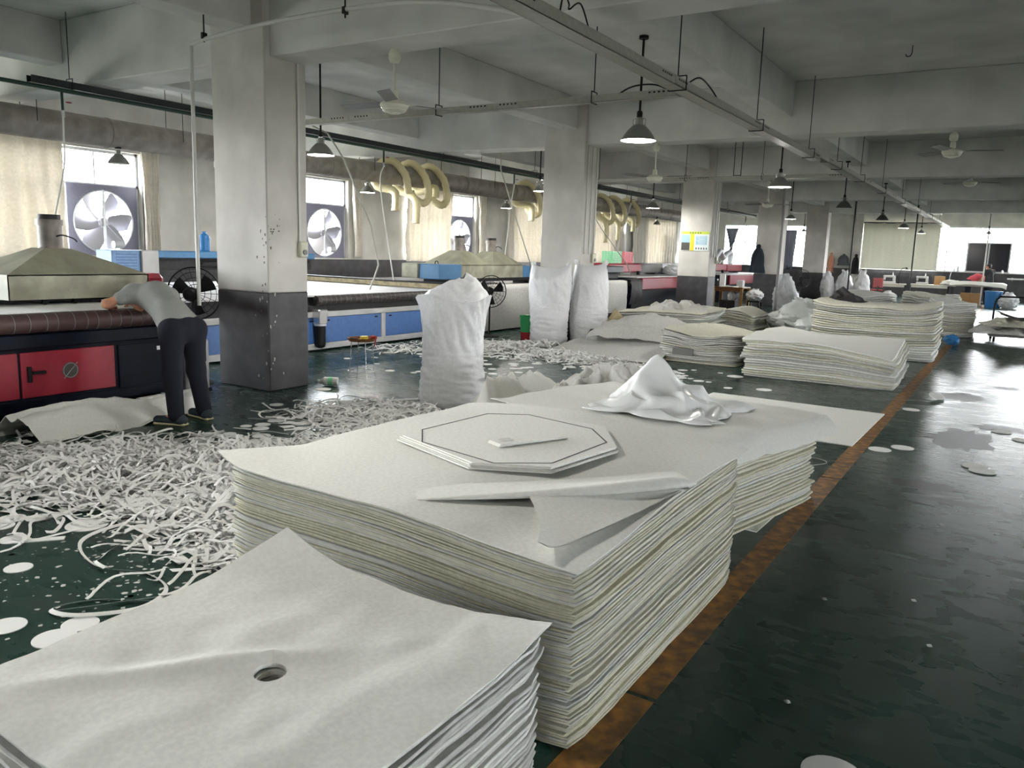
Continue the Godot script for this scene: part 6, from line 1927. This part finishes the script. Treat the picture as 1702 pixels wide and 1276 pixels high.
func floor_fan(label: String, at: Vector3, turn: float, h: float, r: float, dark: Material) -> void:
	var t := thing("standing_fan", label, "standing fan", at, turn)
	part(t, "base", mb().lathe([[0.0, 0.04], [0.06, 0.04], [0.2, 0.015], [0.21, 0.0]], Vector3.ZERO, 22), dark)
	part(t, "stem", mb().cyl(Vector3(0, 0.03, 0), Vector3(0, h, 0), 0.017, 10), dark)
	part(t, "motor", mb().lathe([[0.0, -0.1], [0.06, -0.09], [0.085, -0.03], [0.08, 0.05], [0.0, 0.06]], Vector3(0, h, -0.06), 16, Basis(Vector3.RIGHT, PI / 2)), dark)
	for k in 3:
		var P := PackedVector3Array()
		var b := Basis(Vector3.BACK, TAU * k / 3.0)
		for i in 5:
			for j in 4:
				var rr := 0.05 + (r - 0.1) * i / 4.0
				P.append(Vector3(0, h, 0.06) + b * Vector3(rr * cos(j * 0.28), rr * sin(j * 0.28), 0.02 * j - 0.03))
		part(t, "blade", mb().grid(P, 5, 4), dark)
	var gr := part(t, "guard_rim", mb().tube(circle(Vector3(0, h, 0.06), r, 32), 0.009, 6, false), dark)
	for q in [0.35, 0.6, 0.82]:
		part(gr, "guard_ring", mb().tube(circle(Vector3(0, h, 0.13 - 0.06 * q), r * q, 28), 0.0035, 5, false), dark)
	for k in 18:
		var a := TAU * k / 18.0
		part(gr, "guard_wire", mb().tube([Vector3(0, h, 0.13), Vector3(cos(a) * r * 0.6, h + sin(a) * r * 0.6, 0.1), Vector3(cos(a) * r, h + sin(a) * r, 0.06)], 0.003, 4, false), dark)

func circle(c: Vector3, r: float, n: int) -> Array:
	var o := []
	for k in n + 1:
		o.append(c + Vector3(cos(TAU * k / n), sin(TAU * k / n), 0) * r)
	return o

func garment(label: String, at: Vector3, w: float, h: float, m: Material, sd: int) -> void:
	# cloth hung from one peg: a narrow top that widens in soft pleats
	var t := thing("hanging_coat", label, "garment", at, 0.0, "clothes hung on pegs")
	var nz := noise(sd, 1.0)
	var P := PackedVector3Array()
	for i in 16:
		var v := i / 15.0
		for j in 29:
			var a := TAU * (j % 28) / 28.0
			var k := 0.12 + 0.88 * pow(v, 0.75)
			var rr := k * (1.0 + 0.16 * sin(a * 5.0 + sd) * v + 0.2 * nz.get_noise_2d(cos(a) * 2.0 + sin(a) * 3.0, v * 2.0))
			P.append(Vector3(cos(a) * w * 0.5 * rr, -h * v, sin(a) * 0.11 * rr))
	part(t, "cloth", mb().grid(P, 16, 29), m)
	part(t, "collar", mb().tube(circle(Vector3(0, -0.05, 0.03), 0.06, 14), 0.02, 6, false), m)
	for s in [-1.0, 1.0]:
		part(t, "sleeve", mb().tube(smooth([Vector3(s * w * 0.14, -h * 0.14, 0.02), Vector3(s * w * 0.32, -h * 0.4, 0.06), Vector3(s * w * 0.36, -h * 0.72, 0.05)], 4), [0.035, 0.05, 0.052, 0.052, 0.05, 0.05, 0.048, 0.045, 0.045], 10), m)
	part(t, "peg", mb().cyl(Vector3(0, 0.0, -0.12), Vector3(0, 0.01, 0.02), 0.012, 8), M.chrome)

func carton(label: String, at: Vector3, s: Vector3, turn := 0.0, m: Material = null) -> void:
	var t := thing("carton", label, "box", at, turn, "cartons")
	part(t, "box", mb().box(Vector3(0, s.y * 0.5, 0), s, 0.004), M.card if m == null else m)
	part(t, "tape", mb().box(Vector3(0, s.y + 0.0005, 0), Vector3(s.x * 0.12, 0.002, s.z)), M.beige)
	part(t, "flap_seam", mb().box(Vector3(0, s.y * 0.5, s.z * 0.5 + 0.0005), Vector3(s.x * 0.01, s.y, 0.002)), M.wood)

func build_far() -> void:
	# wooden table by the poster column
	table("small brown wooden table right of the poster column", Vector3(-7.75, 0, -25.5), 1.0, 0.9, 0.7, 0.0, M.wood, M.wood_pale, 0.045)
	carton("white upright carton standing on the wooden table", Vector3(-8.02, 0.701, -25.4), Vector3(0.17, 0.4, 0.14), 0.1, M.white)
	carton("grey carton at the right end of the wooden table", Vector3(-7.42, 0.701, -25.35), Vector3(0.2, 0.22, 0.2), 0.0, M.light_grey)
	one("open_papers", "pale papers and cloth spread on the wooden table", "papers", slab(0.55, 0.4, 0.02, 10, 10, func(u: float, v: float) -> Vector3: return Vector3(0, 0.014 + 0.008 * sin(u * 7.0 + v * 4.0), 0)), M.felt, Vector3(-7.72, 0.701, -25.25))
	var th := thing("thermos", "dark bottle standing on the wooden table's left end", "bottle", Vector3(-8.16, 0.701, -25.3))
	part(th, "body", mb().lathe([[0.0, 0.0], [0.045, 0.0], [0.045, 0.16], [0.03, 0.19]], Vector3.ZERO, 14), M.rubber)
	part(th, "cap", mb().lathe([[0.03, 0.19], [0.03, 0.24], [0.0, 0.24]], Vector3.ZERO, 14), M.chrome)
	carton("dark crate of odds under the wooden table", Vector3(-7.75, 0.0, -25.4), Vector3(0.5, 0.28, 0.5), 0.0, M.rubber)
	bag("white carrier bag under the wooden table", Vector3(-7.68, 0.282, -25.35), Vector3(0.13, 0.13, 0.12), 3, M.sack)
	bag("white bag on the black stool beside the wooden table", Vector3(-6.95, 0.302, -25.4), Vector3(0.3, 0.18, 0.25), 4, M.sack)
	var st := thing("plastic_stool", "low black plastic stool beside the wooden table", "stool", Vector3(-6.95, 0, -25.4))
	part(st, "seat", mb().box(Vector3(0, 0.28, 0), Vector3(0.4, 0.04, 0.34), 0.01), M.black)
	for sx in [-1.0, 1.0]:
		for sz in [-1.0, 1.0]:
			part(st, "leg", mb().box(Vector3(sx * 0.17, 0.13, sz * 0.14), Vector3(0.045, 0.26, 0.045), 0.006), M.black)
	garment("dark blue coat hanging at the fourth column", Vector3(-7.62, 2.08, -27.86), 0.52, 0.95, M.jacket, 5)
	floor_fan("dark standing fan facing the hall between fourth and fifth columns", Vector3(-7.05, 0, -32.0), 0.3, 0.9, 0.36, M.rubber)
	floor_fan("black wire floor fan behind the tall bulging sack", Vector3(-8.45, 0, -12.6), 0.9, 0.86, 0.3, M.black)
	floor_fan("black pedestal fan standing between the worker and first column", Vector3(-7.95, 0, -5.75), -2.5, 1.04, 0.3, M.black)
	# clear and white plastic bags behind the stacks
	bag("tall clear bag of cloth beside the upright steel pole", Vector3(-5.45, 0, -23.0), Vector3(0.32, 0.58, 0.3), 6, M.sack)
	bag("clear crumpled bag between low stacks and tall stack", Vector3(-3.95, 0, -18.3), Vector3(0.5, 0.38, 0.45), 7, M.clear_bag)
	bag("small clear bag leaning on the tall stack's left end", Vector3(-3.42, 0, -17.2), Vector3(0.36, 0.27, 0.36), 8, M.clear_bag)
	bag("clear bag lying at the bowed stack's right", Vector3(-4.4, 0, -18.9), Vector3(0.42, 0.25, 0.4), 9, M.clear_bag)
	bag("white sack in the far row, left of three", Vector3(-6.55, 0, -34.6), Vector3(0.26, 0.56, 0.26), 10, M.sack)
	bag("white sack in the far row, middle of three", Vector3(-5.95, 0, -34.8), Vector3(0.34, 0.6, 0.3), 11, M.sack)
	bag("white sack in the far row, right of three", Vector3(-5.25, 0, -34.6), Vector3(0.34, 0.62, 0.3), 12, M.sack)
	crumple("crumpled_sheet", "black crumpled plastic on top of the tall stack", Vector3(-2.75, 0.88, -16.2), 0.75, 0.5, 0.28, 65, M.rubber, 0.5)
	# end wall pegs
	garment("grey bag hanging on the end wall beside the blind", Vector3(-7.4, 1.95, ZE + 0.125), 0.6, 0.55, M.curtain_dark, 7)
	garment("black coat hanging on the pilaster beside the blind", Vector3(-6.8, 1.95, ZE + 0.32), 0.34, 0.95, M.black, 8)
	garment("pale pink coat hanging on the end wall by fifth column", Vector3(-8.0, 2.0, ZE + 0.125), 0.3, 0.95, M.skin, 9)
	# sewing corner
	table("cream sewing table before the blind, left one", Vector3(-4.5, 0, -37.0), 1.2, 0.6, 0.76, 0.1, M.cream_box, M.rod, 0.02)
	table("long pale work table before the blind, right one", Vector3(-3.1, 0, -38.0), 1.5, 0.7, 0.76, 0.0, M.cream_box, M.rod, 0.02)
	sewing_machine(Vector3(-4.55, 0.76, -37.0), 0.3, "sewing machine on the left sewing table")
	sewing_machine(Vector3(-3.4, 0.76, -38.0), 0.0, "sewing machine on the right work table")
	carton("brown carton standing on the right work table", Vector3(-2.75, 0.76, -37.9), Vector3(0.4, 0.36, 0.3), 0.1)
	carton("large brown carton under the white cloth table", Vector3(-1.55, 0.0, -37.4), Vector3(0.7, 0.5, 0.4), 0.0)
	carton("pale crate left of the large brown carton", Vector3(-2.15, 0.0, -37.0), Vector3(0.5, 0.42, 0.3), 0.0, M.light_grey)
	var ch := thing("office_chair", "dark red swivel chair at the left sewing table", "chair", Vector3(-4.95, 0, -36.2), 0.5)
	part(ch, "seat", mb().box(Vector3(0, 0.48, 0), Vector3(0.44, 0.06, 0.42), 0.02), M.red_dark)
	part(ch, "backrest", mb().box(Vector3(0, 0.78, 0.2), Vector3(0.42, 0.4, 0.05), 0.02), M.red_dark)
	part(ch, "post", mb().cyl(Vector3(0, 0.08, 0), Vector3(0, 0.46, 0), 0.025, 8), M.rod)
	part(ch, "back_bar", mb().box(Vector3(0, 0.55, 0.22), Vector3(0.06, 0.2, 0.02)), M.rod)
	for k in 4:
		part(ch, "foot", mb().box(Basis(Vector3.UP, TAU * k / 4.0) * Vector3(0.13, 0.05, 0), Vector3(0.26, 0.04, 0.04), 0.008, Basis(Vector3.UP, TAU * k / 4.0)), M.rod)
	for q in [["black bent task lamp standing on left sewing table", -4.2, -37.0, M.black], ["silver bent task lamp standing on right work table", -2.4, -38.1, M.alu]]:
		var tl := thing("task_lamp", q[0], "lamp", Vector3(q[1], 0.76, q[2]), 0.0, "task lamps at the sewing tables")
		part(tl, "arm", mb().tube(smooth([Vector3(0, 0, 0), Vector3(0, 0.35, 0), Vector3(0.06, 0.6, 0), Vector3(0.25, 0.68, 0)], 4), 0.012, 7), q[3])
		part(tl, "shade", mb().lathe([[0.02, 0.68], [0.07, 0.6]], Vector3(0.26, 0, 0), 14), q[3])
		part(tl, "clamp", mb().box(Vector3(0, 0.03, 0), Vector3(0.06, 0.06, 0.06), 0.008), q[3])
	one("cloth_pile", "rumpled white cloth pile between the sewing tables", "cloth", mb().blob(Vector3(0, 0.1, 0), Vector3(0.38, 0.12, 0.24), noise(91, 0.02), 0.5, 16, 26), M.felt, Vector3(-2.3, 0.76, -37.75))
	bag("white bag of cloth on the floor under left sewing table", Vector3(-4.5, 0, -36.6), Vector3(0.35, 0.22, 0.3), 13, M.sack)
	# cutting table with white cloth, blue bin
	var ct := table("cutting table under white cloth at the end windows", Vector3(-1.35, 0, -38.1), 1.9, 0.9, 0.9, 0.0, M.cream_box, M.rod, 0.02)
	one("table_cloth", "white cloth drooping over the cutting table by end windows", "cloth", slab(2.0, 1.1, 0.012, 26, 20, func(u: float, v: float) -> Vector3: return Vector3(0, 0.93 + 0.05 * sin(u * 4.0) * v - 0.14 * pow(clampf((v - 0.85) / 0.15, 0.0, 1.0), 1.5) - 0.06 * pow(clampf((u - 0.92) / 0.08, 0.0, 1.0), 1.5), 0)), M.felt, Vector3(-1.33, 0, -38.0))
	one("blue_bin", "blue plastic bin below the drooping white cloth", "bin", mb().lathe([[0.0, 0.0], [0.27, 0.0], [0.3, 0.6], [0.32, 0.6], [0.32, 0.64], [0.28, 0.63]], Vector3.ZERO, 24), M.blue_plastic, Vector3(-0.72, 0, -36.6))
	bag("white bag standing right of the blue bin", Vector3(-0.2, 0, -36.4), Vector3(0.34, 0.3, 0.3), 14, M.sack)
	for q in [["white bottle on the end window sill, left", -2.55, 0.2, M.white], ["small white jar on the end window sill, right", -0.62, 0.14, M.white], ["tall clear bottle on the end window sill", -2.4, 0.34, M.alu]]:
		one("sill_bottle", q[0], "bottle", mb().lathe([[0.0, 0.0], [0.05, 0.0], [0.05, q[2] * 0.7], [0.02, q[2] * 0.85], [0.02, q[2]], [0.0, q[2]]], Vector3.ZERO, 12), q[3], Vector3(q[1], SILL + 0.001, ZE - 0.06), 0.0, "bottles on the end window sill")
	var pr := thing("wall_rail", "white pipe rail fixed low on the end wall", "rail", Vector3(0.6, 1.05, ZE + 0.05))
	part(pr, "rail", mb().cyl(Vector3(-1.0, 0, 0), Vector3(1.6, 0, 0), 0.04, 10), M.white)
	for x in [-0.8, 1.2]:
		part(pr, "bracket", mb().box(Vector3(x, 0, -0.025), Vector3(0.05, 0.12, 0.05)), M.white)
	# trolley at the right edge
	var tr := thing("trolley", "black tube framed trolley with a flat deck at right edge", "trolley", Vector3(0.1, 0, -21.3), 0.1)
	part(tr, "handle_frame", mb().tube(smooth([Vector3(-0.5, 0.12, 0.35), Vector3(-0.5, 0.75, 0.35), Vector3(-0.44, 0.93, 0.35), Vector3(-0.3, 0.96, 0.35), Vector3(0.6, 0.96, 0.35), Vector3(0.75, 0.9, 0.35), Vector3(0.8, 0.12, 0.35)], 5), 0.02, 8), M.black)
	part(tr, "deck", mb().box(Vector3(0.1, 0.14, 0.7), Vector3(1.4, 0.04, 1.0), 0.008), M.mid_grey)
	for sx in [-0.5, 0.7]:
		for sz in [0.3, 1.1]:
			part(tr, "wheel", mb().cyl(Vector3(sx - 0.02, 0.06, sz), Vector3(sx + 0.02, 0.06, sz), 0.06, 14), M.black)
	var g := "rumpled sheets on the trolley"
	for q in [[0.17, -0.25, M.felt_grey, "lowest rumpled pale sheet bundle on the trolley", 81, 1.3, 0.26], [0.34, -0.05, M.felt_warm, "middle rumpled pale sheet bundle on the trolley", 82, 1.2, 0.2]]:
		crumple("sheet_bundle", q[3], Vector3(0.12 + q[1], q[0], -20.6), q[5], 0.9, q[6], q[4], q[2], 0.0)
	one("grey_tarp", "grey green tarpaulin slung over the trolley at right edge", "tarpaulin", slab(1.2, 1.0, 0.01, 22, 18, func(u: float, v: float) -> Vector3: return Vector3(0, 0.5 + 0.3 * pow(absf(u - 0.35) * 1.5, 1.4) + 0.02 * sin(v * 6.0), 0)), M.tarp, Vector3(0.35, 0, -20.6), 0.1)
	one("blue_bag", "small blue plastic bag on the floor beside the tall stack", "plastic bag", mb().blob(Vector3(0, 0.1, 0), Vector3(0.14, 0.11, 0.12), noise(95, 0.02), 0.5, 14, 18), M.blue_plastic, Vector3(-1.0, 0, -18.6))
	bag("white carton wrapped in film on the machine left of poster", Vector3(-9.4, 1.022, -24.45), Vector3(0.26, 0.16, 0.3), 15, M.sack)
	# grey cabinet between worker and column
	var cb := thing("control_cabinet", "light grey control cabinet at the end of the red machine", "cabinet", Vector3(-7.62, 0, -5.42))
	part(cb, "body", mb().box(Vector3(0, 0.3, 0), Vector3(0.36, 0.56, 0.3), 0.02), M.light_grey)
	part(cb, "screen", mb().box(Vector3(0.182, 0.4, 0), Vector3(0.006, 0.12, 0.2)), M.black)
	part(cb, "foot_frame", mb().box(Vector3(0, 0.02, 0), Vector3(0.38, 0.04, 0.32)), M.black)
	part(cb, "round_gauge", mb().cyl(Vector3(0.18, 0.2, 0.05), Vector3(0.19, 0.2, 0.05), 0.04, 14), M.chrome)

func _ready() -> void:
	rng.seed = 20240611
	make_materials()
	set_up()
	build_shell()
	build_windows()
	build_ceiling()
	build_machines()
	build_felt()
	build_people()
	build_scatter()
	build_far()
